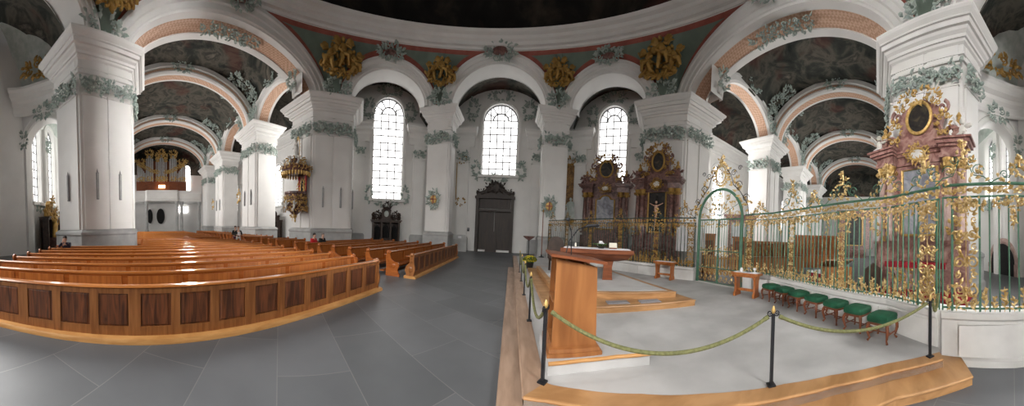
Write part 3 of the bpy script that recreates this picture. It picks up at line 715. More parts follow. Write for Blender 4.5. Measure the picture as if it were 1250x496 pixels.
# ------------------------------------------------------------------ nave (west) and choir (east)
def arm(sx, axis, yN, yS, yA, piers, xa, xe, ax, wins, tag_):
    """sx -1 west / +1 east; axis: y of the vault's crown; piers: (x near, x far) of the north row; xa..xe: extent; yA: aisle wall"""
    ZS, RISE, A = 11.6, 3.9, abs(yN - axis) + .1
    # barrel vault with fresco: full, steep-sided curve, open below z 14 where the arcade arches stand
    PW_ = 2.9; YW = A - .12; VC = []
    for j in range(29):
        yy = -YW + 2 * YW * j / 28; VC.append((yy, ZS + (RISE + .75) * (1 - (abs(yy) / (A + .16)) ** PW_) ** (1 / PW_)))
    vz = lambda yy: ZS + (RISE + .75) * max(0., 1 - min(1., abs(yy) / (A + .16)) ** PW_) ** (1 / PW_)
    TN[0] += 1
    mb = MB(); n = 24; rings = []
    for i in range(31):
        x = xa + (xe - xa) * i / 30
        rings.append([(x, axis + yy, zz) for yy, zz in VC])
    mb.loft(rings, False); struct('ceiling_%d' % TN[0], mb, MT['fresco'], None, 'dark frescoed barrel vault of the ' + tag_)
    prev = xa
    for k, (p, q) in enumerate(piers):
        c = [(p, yN), (q, yN), (q, yN + 2.2), (p, yN + 2.2)]
        lab = ['first %s pier from the rotunda' % tag_, 'second %s pier from the rotunda' % tag_, 'third %s pier from the rotunda' % tag_][k]
        pillar(c, 'white ' + lab, [((p, yN), (q, yN), 2), ((p, yN), (p, yN + 2.2), 1)], .9, 1.02, [((p, yN), (q, yN)), ((p, yN), (p, yN + 2.2))], 20 + k + (5 if sx > 0 else 0), .08)
        # transverse arch
        xm = (p + q) / 2; TN[0] += 1
        m2 = MB(); prof = [(.9, .75), (.55, .75), (.5, .68), (.12, .68), (.06, .6), (0, .55), (0, -.55), (.06, -.6), (.9, -.68)]
        archivolt(m2, (xm, axis), (0, 1), (-sx, 0), 0, A - .55, ZS, RISE, prof, 30)
        o = struct('trim_%d' % TN[0], m2, MT['plaster'], None, 'transverse arch of the %s vault' % tag_)
        m3 = MB(); m3.mark(); archivolt(m3, (xm, axis), (0, 1), (-sx, 0), 0, A - .55, ZS, RISE, [(.22, .70), (.40, .70)], 30)
        m3.mark(); archivolt(m3, (xm, axis), (0, 1), (-sx, 0), 0, A - .55, ZS, RISE, [(-.02, .32), (-.02, -.32)], 30); m3.objs('orange_band', MT['lattice'], o)
        sp_ = MB(); er = [(axis + (A - .55 + .85) * cos(PI - PI * i / 28), ZS + (RISE + .85) * sin(PI * i / 28)) for i in range(29)]
        for xx in (xm - .66, xm + .66): sp_.mark().loft([[(xx, y_, z_) for y_, z_ in er], [(xx, axis + VC[i][0], max(VC[i][1] + .05, er[i][1])) for i in range(29)]], False)
        sp_.objs('painted_spandrel', MT['fresco'], o)
        r = MB(); r.mark()
        rocaille(r, (xm - sx * .8, axis, ZS + RISE + .35), (0, 1, 0), (0, 0, 1), (-sx, 0, 0), 1.8, .8, 60 + k, 26, .06, 4, .34)
        for side in (1, -1):
            for fy, zz, W, H in ((.965, 13.4, 2.0, 2.6), (.90, 14.7, 1.9, 1.6), (.72, 15.55, 1.7, 1.0)):
                for dx in (-1.25, 1.25):
                    tl = 0 if fy > .93 else (.6 if fy > .8 else 1.2); yy = axis + side * (A * fy - .12); zz_ = zz if tl == 0 else vz(A * fy - .12) - .1
                    r.mark(); rocaille(r, (xm + dx, yy, zz_), (1, 0, 0), (0, -side * sin(tl), cos(tl)), (0, -side * cos(tl), -sin(tl)), W, H, 70 + k + int(fy * 100), 34, .06, 5, .40)
        r.objs('stucco_rocaille', MT['stucco'], o)
        # arcade arch from the previous pier to this one, with orange soffit
        hw = abs(p - prev) / 2; cx = (p + prev) / 2
        if hw > .5:
            ri = min(2.3, hw * .72); TN[0] += 1
            m4 = MB()
            prof = [(0, -1.4), (0, 0), (.1, .05), (.14, .1), (.42, .1), (.5, .16), (.62, .16), (.64, 0)]
            archivolt(m4, (cx, axis + YW), (1, 0), (0, -1), 0, hw, ZS, ri, prof, 24)
            ztop = lambda s: vz(YW) + .15
            arch_wall(m4, (cx, axis + YW + .02), (1, 0), (0, -1), -hw - 1.2, hw + 1.2, ZS - .2, 0, 0, hw, ZS - .2, ZS, ri, .3, 20, False, ztop)
            o4 = struct('trim_%d' % TN[0], m4, MT['plaster'], None, 'arcade arch of the %s opening to the side aisle' % tag_)
            m5 = MB(); archivolt(m5, (cx, axis + YW), (1, 0), (0, -1), 0, hw, ZS, ri, [(-.02, -.25), (-.02, -1.15)], 24); m5.obj('orange_soffit', MT['lattice'], o4)
            r2 = MB(); r2.mark(); rocaille(r2, (cx, axis + YW - .2, ZS + ri + .5), (1, 0, 0), (0, 0, 1), (0, -1, 0), 1.5, .9, 90 + k, 24, .05, 4, .34)
            for s_ in (-1, 1): r2.mark(); rocaille(r2, (cx + s_ * (hw + .4), axis + YW - .2, ZS + .9), (1, 0, 0), (0, 0, 1), (0, -1, 0), 1.0, 1.6, 95 + k, 22, .05, 4, .34)
            r2.objs('stucco_rocaille', MT['stucco'], o4)
        prev = q
    # aisle vault, aisle wall with windows, far nave wall of the hidden side
    TN[0] += 1
    mb = MB(); mb.loft([[(x, yN + 1.4 + (yA - yN - 1.4) * (1 - cos(PI * j / 12)) / 2, 13.7 + 2.4 * sin(PI * j / 12)) for j in range(13)] for x in (xa, (xa + xe) / 2, xe)], False)
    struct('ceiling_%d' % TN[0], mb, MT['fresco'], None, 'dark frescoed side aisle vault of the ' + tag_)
    edges = [xa] + [sx * (abs(wins[i][0]) + abs(wins[i + 1][0])) / 2 for i in range(len(wins) - 1)] + [xe]
    for i, (xw, hw, sill, top) in enumerate(wins):
        a, b = sorted((edges[i], edges[i + 1])); mb = MB()
        arch_wall(mb, (a, yA), (1, 0), (0, -1), 0, b - a, 0, 14.2, xw - a, hw, sill, top - hw, hw, .5)
        TN[0] += 1
        o = struct('wall_north' + ('_west' if sx < 0 else '_east'), mb, MT['plaster'], None, 'white aisle wall of the ' + tag_)
        g = MB()
        for e in ((b,) if sx > 0 else (a,)):
            g.mark(); g.box((e, yA - .1, 6), (.9, .5, 12.4))
            garland(g, (e - .5, yA - .36), (e + .5, yA - .36), 8.6, 9.4, (0, -1), 3 + i, 12)
        g.objs('pilaster', MT['plaster'], o)
        c = MB(); c.loft([[(a, yA - d, z), (b, yA - d, z)] for z, d in [(12.2, .0), (12.2, .2), (12.5, .22), (12.5, .3), (13.0, .34), (13.2, .6), (13.4, .66), (13.4, .85), (13.6, .95), (13.7, .2)]], False); c.obj('cornice', MT['plaster'], o, 12)
        window((a, yA), (1, 0), (0, -1), xw - a, hw, sill, top - hw, hw, .35, 4, 9, 'tall arched %s aisle window, %s from the rotunda' % (tag_, ('first', 'second', 'third', 'fourth')[i]))
    return

arm(-1, 3.6, 10.5, -3.3, 17.7, [(-20.3, -23.6), (-30.2, -33.4), (-38., -41.)], -14.6, -46., 0, [(-17.6, 1.2, 4.6, 10.4), (-28.0, 1.5, 4.6, 10.4), (-36, 1.4, 4.6, 10.4), (-43, 1.2, 4.6, 10.4)], 'nave')
arm(1, 3.9, 9.8, -2.0, 17.7, [(19., 21.2), (27.5, 30.2), (36.5, 39.)], 11.9, 46., 0, [(16.5, 1.2, 4.6, 10.4), (21.3, 1.1, 4.6, 11.0), (32, 1.4, 4.6, 10.4), (41, 1.4, 4.6, 10.4)], 'choir')

# hidden south rows of nave and choir: plain walls with windows that light the vaults
def plain(name, poly, z1, m='plaster', label=None):
    mb = MB(); (x0, y0), (x1, y1) = poly
    mb.add([(x0, y0, 0), (x1, y1, 0), (x1, y1, z1), (x0, y0, z1)], [(0, 1, 2, 3)]); return struct(name, mb, MT[m], None, label)
for nm, x0, x1, y, sx in (('wall_nave_south', -46., -22., -3.6, -1), ('wall_choir_south', 22., 46., -2.2, 1)):
    L = x1 - x0
    for k in range(3):
        mb = MB(); a = x0 + L * k / 3; w = (L / 6, 2.0, 2.5, 9.0, 2.0)
        arch_wall(mb, (a, y), (1, 0), (0, 1), 0, L / 3, 0, 12, *w, .4)
        struct('wall_south' + ('_west' if sx < 0 else '_east'), mb, MT['plaster'])
        window((a, y), (1, 0), (0, 1), *w, .35, 5, 8, 'tall arched window on the hidden side of the ' + ('nave' if sx < 0 else 'choir'))

# south aisles seen past the two near piers: cross arch, aisle wall with two windows, dark doorway
def south_aisle(sx, xc, yp, wins, xe, tag_):
    yA = -8.2
    mb = MB(); u0 = yp - yA
    arch_wall(mb, (xc, yA), (0, 1), (-sx, 0), -.4, u0, 0, ZI, u0 * .5 - .15, u0 * .5 - .28, 0, 7.6, 1.75, .9)
    o = struct('wall_inner' + ('_west' if sx < 0 else '_east'), mb, MT['plaster'], None, 'white wall with a round arch between pier and aisle, under a heavy cornice')
    pr = [(9.72, .1), (9.9, .18), (10.3, .2), (10.5, .32), (10.7, .36), (10.85, .6), (11.1, .68), (11.25, .8), (11.4, .8), (11.4, 0)]
    c = MB(); rings = []
    for z, d in pr:
        pts = []
        for i in range(13):
            t = i / 12; y = yp + .3 + (yA - .4 - yp - .3) * t
            pts.append((xc - sx * (d + .9 * (1 - sin(PI * t)) ** 2 * .6), y, z))
        rings.append(pts)
    c.loft(rings, False); c.obj('cornice', MT['plaster'], o, 12)
    a = MB(); archivolt(a, (xc - sx * .02, yA), (0, 1), (-sx, 0), u0 * .5 - .15, u0 * .5 - .28, 7.6, 1.75, [(0, 0), (.05, .08), (.3, .1), (.34, .16), (.45, .16), (.46, 0)], 24); a.obj('archivolt', MT['plaster'], o)
    r = MB(); N = (-sx, 0, 0); r.mark()
    rocaille(r, (xc - sx * .15, yA + u0 * .5 - .1, 9.75), (0, 1, 0), (0, 0, 1), N, 1.3, .9, 5, 22, .05, 4, .32)
    r.mark(); rocaille(r, (xc - sx * .15, yA + .1, 8.1), (0, 1, 0), (0, 0, 1), N, .5, 1.2, 6, 16, .05, 4, .3)
    r.objs('stucco_rocaille', MT['stucco'], o)
    g = MB(); rocaille(g, (xc - sx * .9, yA + u0 * .55, 12.1), (0, 1, 0), (0, 0, 1), N, 2.6, 1.1, 8, 40, .07, 5, .42); g.obj('gilded_rocaille', MT['oldgold'], o)
    v = MB(); v.loft([[(xc - sx * 2.2 * (1 - cos(t)), yA - .4 + (u0 + .8) * j / 6, ZI + 3.6 * sin(t)) for j in range(7)] for t in [PI / 2 * i / 6 for i in range(7)]], False)
    TN[0] += 1; struct('ceiling_%d' % TN[0], v, MT['stuccolight'], None, 'pale stuccoed vault above the cross arch')
    edges = [xc] + [(wins[0][0] + wins[1][0]) / 2, xe]
    for i, (xw, hw, sill, top) in enumerate(wins):
        p, q = sorted((edges[i], edges[i + 1])); mb = MB()
        arch_wall(mb, (q, yA), (-1, 0), (0, 1), 0, q - p, 0, 12.5, q - xw, hw, sill, top - hw * .9, hw * .9, .5)
        o = struct('wall_south_side' + ('_west' if sx < 0 else '_east'), mb, MT['plaster'], None, 'white south aisle wall of the ' + tag_)
        window((q, yA), (-1, 0), (0, 1), q - xw, hw, sill, top - hw * .9, hw * .9, .35, 3, 9, ('narrow leaded window nearer the edge of the %s aisle' if i == 0 else 'narrow leaded window close to the %s pier') % tag_)
        g = MB(); e = edges[1] if i == 0 else edges[2]
        g.box((e, yA + .1, 5), (.55, .5, 10)); g.obj('pilaster', MT['plaster'], o); g = MB(); g.mark(); rocaille(g, (e, yA + .4, 8.6), (1, 0, 0), (0, 0, 1), (0, 1, 0), .8, 1.1, 7 + i, 18, .05, 4, .3)
        g.mark(); rocaille(g, (xw, yA + .12, sill - .45), (1, 0, 0), (0, 0, 1), (0, 1, 0), 1.2, .6, 9 + i, 16, .05, 4, .28)
        g.objs('stucco_rocaille', MT['stucco'], o)
    v = MB(); v.loft([[(x, yA + (yp - yA) * (1 - cos(PI * j / 12)) / 2, 10.6 + 1.6 * sin(PI * j / 12)) for j in range(13)] for x in (xc, xe)], False)
    TN[0] += 1; struct('ceiling_%d' % TN[0], v, MT['stuccolight'], None, 'pale vault of the south aisle')
south_aisle(-1, -14.9, -4.6, [(-16.7, .75, 3.9, 10.6), (-19.6, .95, 3.9, 10.6)], -30., 'nave')
south_aisle(1, 11.9, -4.9, [(13.1, .62, 5.4, 10.2), (15.5, .8, 5.4, 10.2)], 24., 'choir')
plain('wall_far_west', ((-30., -8.2), (-30., -3.6)), 12); plain('wall_far_east', ((24., -8.2), (24., -2.2)), 12)
plain('wall_north_w', ((-15., 15.9), (-15., 17.9)), 15.6); plain('wall_north_e', ((12.1, 17.9), (12.1, 15.9)), 15.6)
# end walls
for nm, x, sx in (('wall_west', -46., 1), ('wall_east', 46., -1)):
    plain(nm, ((x, -13), (x, 22)), 11.7, 'plaster', 'end wall of the church')
    mb = MB(); mb.add([(x, -13, 11.7), (x, 22, 11.7), (x, 22, 18), (x, -13, 18)], [(0, 1, 2, 3)]); TN[0] += 1; struct('ceiling_%d' % TN[0], mb, MT['fresco'], None, 'dark fresco high on the end wall')
# marble-framed dark doorway in the south aisle of the choir
mb = MB(); hw, sp = 1.55, .75
O = (13.75, -8.1)
archivolt(mb, O, (-1, 0), (0, 1), 0, hw, sp, 1.35, [(0, -.2), (0, .05), (.1, .1), (.28, .1), (.36, .06), (.38, 0)], 22)
for s in (-1, 1): mb.box((O[0] + s * (hw + .19), O[1] + .0, sp / 2), (.38, .2, sp))
d = struct('door_2', mb, MT['pinkmarble'], None, 'dark doorway with pale pink marble surround behind the grille return')
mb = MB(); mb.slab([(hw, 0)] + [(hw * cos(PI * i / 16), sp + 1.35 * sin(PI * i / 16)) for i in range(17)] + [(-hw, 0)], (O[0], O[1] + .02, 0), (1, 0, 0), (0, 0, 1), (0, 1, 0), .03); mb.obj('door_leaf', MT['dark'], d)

# ------------------------------------------------------------------ west gallery
mb = MB(); Yg0, Yg1, Xg = -3.4, 10.4, -42.3
pr = [(6.15, 0), (6.2, .1), (6.45, .12), (6.55, .2), (6.6, .05), (7.6, .05), (7.7, .15), (7.9, .22), (8.05, .22), (8.05, -.3)]
plan = [(Yg0, 0), (.2, 0), (.5, .7), (5.9, .7), (6.2, 0), (Yg1, 0)]
mb.loft([[(Xg + e + d, y, z) for y, e in plan] for z, d in pr], False)
mb.box((Xg - 1.8, 3.5, 6.2), (3.6, 13.8, .2))
for k in range(9):
    y = -2.6 + k * 1.5; e = .7 if .5 < y < 5.9 else 0
    mb.box((Xg + e + .06, y, 7.1), (.06, 1.1, .6))
gal = struct('trim_70', mb, MT['plaster'], None, 'white organ gallery with panelled parapet on columns')
for y in (.45, 5.9, 10.1, -3.2, 6.8):
    c = MB(); c.lathe([(.38, 0), (.38, .9), (.3, 1.0), (.26, 1.1), (.23, 5.4), (.3, 5.5), (.36, 5.8), (.4, 6.1)], (Xg + (.4 if y in (.45, 5.9) else 0), y, 0), 14); c.obj('column', MT['plinth'], gal)
for k, (y, z, w, h) in enumerate(((1.1, 3.6, .55, 1.4), (3.2, 3.6, .8, 1.5))):
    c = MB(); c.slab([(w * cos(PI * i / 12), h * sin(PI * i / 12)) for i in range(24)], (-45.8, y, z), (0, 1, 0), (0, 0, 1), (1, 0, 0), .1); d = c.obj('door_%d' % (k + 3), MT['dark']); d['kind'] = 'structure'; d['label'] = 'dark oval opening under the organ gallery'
window((-45.9, 6.5), (0, 1), (1, 0), 2.0, .65, 8.6, 12.9, .65, -.1, 2, 8, 'narrow bright window beside the organ', .05, 0)
window((-45.9, 5.8), (0, 1), (1, 0), 1.9, 1.0, 4.3, 5.5, .1, -.1, 4, 3, 'small low window under the organ gallery', .05, 0)

# ------------------------------------------------------------------ door of the north wall
mb = MB(); y = 21.75; x0, x1 = -3.38, .12; xm = (x0 + x1) / 2
for s, a, b in ((1, x0, x0 + .28), (1, x1 - .28, x1)): mb.box(((a + b) / 2, y - .12, 2.55), (.28, .5, 5.1))
mb.box((xm, y - .12, 3.85), (3.1, .42, .22)); mb.box((xm, y - .14, 5.05), (3.7, .6, .22)); 
ped = [(-1.75, 0), (1.75, 0)] + [(1.75 - .35 * i / 3, .12 + .1 * i) for i in range(4)] + [(1.0, .55), (.7, .95), (.45, 1.2), (.2, 1.32), (0, 1.38), (-.2, 1.32), (-.45, 1.2), (-.7, .95), (-1.0, .55)] + [(-1.4 - .35 * i / 3, .42 - .1 * i) for i in range(4)]
mb.slab(ped, (xm, y - .3, 5.15), (1, 0, 0), (0, 0, 1), (0, 1, 0), .3)
d1 = struct('door_1', mb, MT['doorwood'], None, 'tall dark wooden double door with curved pediment under the broad window')
for s in (-1, 1):
    c = MB(); c.box((xm + s * .77, y - .02, 2.0), (1.5, .1, 3.6)); 
    for z, h in ((1.0, 1.3), (2.75, 1.6)): c.box((xm + s * .77, y - .08, z), (1.05, .08, h))
    c.obj('door_leaf', MT['doorwood'], d1)
c = MB(); c.box((xm, y - .06, 4.5), (2.9, .12, .95)); c.box((xm - .75, y - .1, 4.5), (1.1, .1, .6)); c.box((xm + .75, y - .1, 4.5), (1.1, .1, .6)); c.obj('transom_panel', MT['doorwood'], d1)
c = MB(); rocaille(c, (xm, y - .34, 5.95), (1, 0, 0), (0, 0, 1), (0, -1, 0), 1.8, .9, 3, 26, .04, 5, .3)
for s in (-1, 1): c.ball((xm + s * 1.68, y - .2, 5.5), (.12, .12, .2)); rocaille(c, (xm + s * 1.25, y - .34, 5.55), (1, 0, 0), (0, 0, 1), (0, -1, 0), .7, .4, 4, 12, .03, 3, .2)
c.obj('carved_crest', MT['doorwood'], d1)
c = MB(); c.box((xm - .25, y - .12, .95), (1.05, .12, 1.9)); c.obj('wicket', MT['doorwood'], d1)
# ------------------------------------------------------------------ platform, steps, dais
edge = [(.20, 2.34), (.42, 2.29), (.70, 2.18), (1.28, 1.90), (1.82, 1.52), (2.10, 1.28), (2.47, .90), (2.82, .47), (3.18, -.22), (3.40, -.97)]
def shift(pl, d):
    out = []
    for i, p in enumerate(pl):
        a = Vector(pl[max(i - 1, 0)]); b = Vector(pl[min(i + 1, len(pl) - 1)]); t = (b - a).normalized(); n = Vector((t.y, -t.x)) * -1
        n = Vector((-t.y, t.x)); out.append(tuple(Vector(p) - n * d * -1 * -1))
    return out
low = [(-.06, 2.02)] + [tuple(Vector(p) + Vector((-.22, -.27))) for p in edge[1:-3]] + [(2.52, .28), (2.84, -.24), (3.04, -1.29)]
back = [(3.84, -1.04), (4.85, -.25), (5.6, 1.0), (6.35, 2.2), (7.0, 3.4), (7.21, 4.7), (6.98, 6.85), (4.98, 11.35), (2.65, 16.6)]
# platform body
poly = [(.2, 16.6)] + edge + [(3.86, -1.02)] + back[1:]
mb = MB(); mb.prism(ccw(poly), 0, .238)
pf = struct('platform_floor', mb, MT['carpet'], None, 'grey carpeted platform inside the grille')
# wooden border boards on the platform edge with rounded nosing (the west run is worn)
inner = [(.45, 2.55), (.52, 2.50), (.80, 2.38), (1.38, 2.09), (1.93, 1.70), (2.22, 1.44), (2.62, 1.05), (2.99, .57), (3.37, -.16), (3.62, -.98)]
def strip_(name, a, b, z0, z1, m, par, nose=None):
    mb = MB()
    for i in range(len(a) - 1): mb.prism(ccw([a[i], a[i + 1], b[i + 1], b[i]]), z0, z1)
    if nose: mb.tube([(p[0], p[1], z1 - .018) for p in a], .02, 8)
    return mb.obj(name, MT[m], par)
strip_('border_board', [(.2, 16.6)] + edge[:1], [(.45, 16.6)] + [(.45, 2.55)], .0, .25, 'oakworn', pf, 1)
strip_('border_board', edge, inner, .0, .25, 'oakfloor', pf, 1)
mb = MB(); lowp = [(-.06, 11.9)] + low; up = [(.2, 11.9)] + edge
for i in range(1, len(lowp) - 1): mb.prism(ccw([lowp[i], lowp[i + 1], up[i + 1], up[i]]), 0, .125)
mb.prism(ccw([(3.04, -1.29), (3.66, -1.33), (3.84, -1.04), (3.40, -.97)]), 0, .125)
mb.tube([(p[0], p[1], .107) for p in lowp[1:] + [(3.66, -1.33)]], .02, 8)
st = struct('trim_90', mb, MT['oakfloor'], None, 'oak step running round the platform')
mb = MB(); mb.prism([(-.06, 2.02), (.2, 2.34), (.2, 11.9), (-.06, 11.9)], 0, .126); mb.tube([(-.06, 2.02, .107), (-.06, 11.9, .107)], .02, 8); mb.obj('worn_tread', MT['oakworn'], st)
tag(MB().box((2.99, -.72, .062), (.03, .05, .12), .3).obj('step_socket', MT['blackiron']), 'small black metal socket set in the edge of the oak step', 'socket')
# block under the ambo
mb = MB(); bl = [(.5, 2.68), (.9, 2.70), (1.36, 2.66), (1.80, 2.54), (1.86, 3.45), (.5, 3.5)]
mb.prism(ccw(bl), .236, .40)
o = tag(mb.obj('carpeted_block', MT['carpet']), 'low grey carpeted block under the wooden ambo with an oak front edge', 'platform')
mb = MB()
for p, q in zip(bl[:3], bl[1:4]): mb.tube([(p[0], p[1] - .01, .385), (q[0], q[1] - .01, .385)], .024, 8)
mb.obj('edge_strip', MT['oak'], o)
# dais of two oak steps with carpet
t = thing('altar_dais', 'two-stepped oak dais with grey carpet on top under the wooden altar', 'dais', (2.5, 7, .238))
def dais_poly(pts, n=8):
    return pts
p1 = [(.80, 4.86), (1.8, 4.70), (2.7, 4.55), (3.5, 4.40), (4.33, 4.22), (4.42, 6.5), (4.45, 10.2), (.80, 10.2)]
p2 = [(1.12, 5.62), (1.8, 5.40), (2.6, 5.18), (3.4, 4.92), (4.08, 4.70), (4.06, 6.5), (4.03, 9.8), (1.12, 9.8)]
L = lambda pl: ccw([(x - 2.5, y - 7) for x, y in pl])
mb = MB(); mb.prism(L(p1), .0, .15); mb.tube([(x, y, .132) for x, y in L(p1)] + [(*L(p1)[0], .132)], .02, 6); mb.obj('lower_step', MT['oakfloor'], t)
mb = MB(); mb.prism(L(p2), .15, .30); mb.tube([(x, y, .282) for x, y in L(p2)] + [(*L(p2)[0], .282)], .02, 6); mb.obj('upper_step', MT['oakfloor'], t)
mb = MB(); mb.prism([tuple(p) for p in offset_poly(L(p2), -.14)], .30, .306); mb.obj('carpet_top', MT['carpet'], t)
for k, (x, y, r) in enumerate(((2.45, 4.84, -.17), (3.22, 4.66, -.2))):
    mb = MB(); mb.box((0, 0, .008), (.52, .26, .014)); mb.box((0, 0, .016), (.46, .2, .006))
    o = mb.obj('kneeling_mat', MT['mat']); o.location = (x, y, .39); o.rotation_euler = (0, 0, r)
    tag(o, ('grey felt mat on the lower dais step, the one nearer the ambo', 'grey felt mat on the lower dais step, the one nearer the dais corner')[k], 'mat', 'grey mats on the dais step')

# ------------------------------------------------------------------ altar table
t = thing('altar_table', 'heavy red-brown wooden altar with a wedge-shaped top on a slab foot', 'altar', (2.78, 7.15, .544), -.37)
mb = MB(); mb.prism(ccw([(-1.12, -.62), (1.12, -.62), (1.12, .62), (-1.12, .62)]), .84, .96)
mb.loft([[(x * k, y * k2, z) for x, y in ((-1.12, -.62), (1.12, -.62), (1.12, .62), (-1.12, .62))] for z, k, k2 in ((.60, .58, .5), (.66, .84, .72), (.84, .97, .95))], True, True)
mb.obj('table_top', MT['redwood'], t)
for s in (-.36, .36):
    mb = MB(); mb.loft([[(s + a * .14 * k, b * .30, z) for a, b in ((-1, -1), (1, -1), (1, 1), (-1, 1))] for z, k in ((0, 1.15), (.05, 1.1), (.4, .95), (.64, 1.25))], True, True); mb.obj('foot', MT['redwood'], t)
mb = MB(); mb.box((0, 0, .968), (2.1, .9, .012)); o = mb.obj('altar_cloth', MT['whitecloth']); o.location = t.location; o.rotation_euler = t.rotation_euler
tag(o, 'white linen cloth lying along the wooden altar', 'cloth')
ta = -.37; TP = lambda x, y: (2.78 + x * cos(ta) - y * sin(ta), 7.15 + x * sin(ta) + y * cos(ta))
x, y = TP(-.72, .05); o = thing('altar_candle', 'small white candle at the ambo end of the altar', 'candle', (x, y, 1.516))
MB().lathe([(.05, 0), (.05, .015), (.03, .02)]).obj('holder', MT['greymetal'], o); MB().lathe([(.028, .02), (.028, .14), (.004, .15), (.003, .17)]).obj('wax', MT['candle'], o)
x, y = TP(0.12, -.1); o = thing('flower_bowl', 'low bowl of white flowers with dark leaves in the middle of the altar', 'flowers', (x, y, 1.516))
MB().lathe([(.08, 0), (.15, .05), (.16, .07), (.02, .07)]).obj('bowl', MT['potdark'], o)
mb = MB(); lf = MB()
for i in range(22):
    a = rnd.uniform(0, 2 * PI); q = rnd.uniform(0, .13); mb.ball((q * cos(a), q * sin(a), .12 + rnd.uniform(0, .1)), .035, 6, 4)
    lf.leaf((q * cos(a), q * sin(a), .06), (cos(a), sin(a), .4), (0, 0, 1), .2, .07)
mb.obj('blossoms', MT['whitecloth'], o); lf.obj('leaves', MT['leafgreen'], o)
x, y = TP(.52, .0); o = thing('mass_book', 'open cream book on a slanted stand beside the altar flowers', 'book', (x, y, 1.516), ta)
mb = MB(); mb.slab([(-.13, 0), (.13, 0), (.13, .18), (-.13, .18)], (0, .04, .03), (1, 0, 0), (0, .5, .86), (0, -.86, .5), .02); mb.obj('pages', MT['candle'], o)
mb = MB(); mb.box((0, .04, .02), (.24, .2, .04)); mb.obj('stand', MT['redwood'], o)
# microphone
o = thing('altar_microphone', 'black gooseneck microphone rising over the ambo towards the altar', 'microphone', (1.05, 4.3, .24))
MB().lathe([(.16, 0), (.16, .02), (.03, .05), (.012, .06)]).obj('base', MT['blackiron'], o)
MB().tube([(0, 0, .05), (0, 0, 1.35), (.05, .02, 1.55), (.22, .04, 1.78), (.40, .05, 1.85)], .011, 6).obj('boom', MT['blackiron'], o)
MB().tube([(.38, .05, 1.84), (.42, .05, 1.86), (.62, .06, 1.88), (.66, .06, 1.88)], [.02, .035, .035, .02], 8).obj('head', MT['blackiron'], o)
# dark chair back behind the altar
o = thing('celebrant_chair', 'dark wooden chair with a rounded back standing behind the altar', 'chair', (1.75, 8.5, .544), .1)
MB().box((0, 0, .43), (.56, .52, .08)).obj('seat', MT['darkwood'], o)
mb = MB(); mb.slab([(-.32, 0), (.32, 0)] + [(.32 * cos(PI * i / 12), .5 + .34 * sin(PI * i / 12)) for i in range(13)], (0, .28, .45), (1, 0, 0), (0, .08, 1), (0, -1, 0), .06); mb.obj('backrest', MT['darkwood'], o)
for a in (-.24, .24):
    for b in (-.2, .22): MB().box((a, b, .2), (.06, .06, .4)).obj('leg', MT['darkwood'], o)

# ------------------------------------------------------------------ ambo
t = thing('ambo', 'tall light-brown wooden ambo with slanted top and an open side', 'lectern', (.86, 3.08, .402), -.05)
mb = MB(); hw, hd = .27, .26
# shell: south, north and east walls with the recess towards the west
for y in (-hd, hd):
    mb.slab([(-hw - .02, .06), (hw + .02, .06), (hw - .01, 1.10), (-hw + .0, 1.20)], (0, y - .02 * (1 if y > 0 else 0), 0), (1, 0, 0), (0, 0, 1), (0, 1, 0), .03)
mb.box((hw - .035, 0, .58), (.05, 2 * hd - .062, 1.04)); mb.box((-.05, 0, .6), (.03, 2 * hd - .08, 1.08)); mb.box((-hw + .1, 0, .12), (.25, 2 * hd - .08, .04)); mb.box((-hw + .1, 0, .66), (.25, 2 * hd - .08, .03))
mb.obj('body', MT['orangewood'], t)
mb = MB(); mb.prism([(-.35, -.34), (.35, -.34), (.35, .34), (-.35, .34)], 0, .05)
mb.loft([[(a * k, b * k, z) for a, b in ((-.33, -.32), (.33, -.32), (.33, .32), (-.33, .32))] for z, k in ((.05, 1), (.09, .97), (.10, .9))], True, True); mb.obj('base_moulding', MT['orangewood'], t)
mb = MB(); mb.slab([(-.36, 0), (.36, 0), (.36, .035), (-.36, .035)], (0, -.36, 1.19), (.99, 0, -.13), (.13, 0, .99), (0, 1, 0), .72)
mb.obj('reading_slab', MT['redwood'], t)
mb = MB(); mb.tube([(.06, -.1, .0), (.05, -.1, .3), (.0, -.08, .46)], .007, 6); mb.ball((0, -.08, .47), (.03, .03, .03))
o = mb.obj('ambo_microphone', MT['blackiron']); o.location = (.74, 3.1, 1.64); tag(o, 'small black reading microphone on the ambo top', 'microphone')

# ------------------------------------------------------------------ credence benches
def bench(loc, rz, L, label):
    t = thing('credence_bench', label, 'bench', loc, rz, 'small wooden benches by the grille')
    mb = MB(); mb.prism([(-L / 2, -.19), (L / 2, -.19), (L / 2, .19), (-L / 2, .19)], .66, .735); mb.prism([(-L / 2 + .08, -.14), (L / 2 - .08, -.14), (L / 2 - .08, .14), (-L / 2 + .08, .14)], .60, .66); mb.obj('top', MT['cherryv'], t)
    for s in (-1, 1):
        mb = MB(); o = [(-.19, 0), (.19, 0), (.19, .08), (.13, .16), (.115, .34), (.13, .5), (.17, .6), (-.17, .6), (-.13, .5), (-.115, .34), (-.13, .16), (-.19, .08)]
        mb.slab(o, (s * (L / 2 - .13) - .035, 0, 0), (0, 1, 0), (0, 0, 1), (1, 0, 0), .07); mb.obj('trestle', MT['cherryv'], t)
    MB().box((0, 0, .2), (L - .3, .05, .08)).obj('stretcher', MT['cherryv'], t)
    c = MB(); c.prism([(-L / 2 + .06, -.15), (L / 2 - .06, -.15), (L / 2 - .06, .15), (-L / 2 + .06, .15)], .736, .745)
    o = c.obj('bench_runner', MT['whitecloth']); o.location = loc; o.rotation_euler = (0, 0, rz)
    return t, o
t, o = bench((6.10, 7.80, .24), 2.0, .95, 'small wooden bench between the gate and the wooden altar'); tag(o, 'white runner on the bench between the gate and the altar', 'cloth')
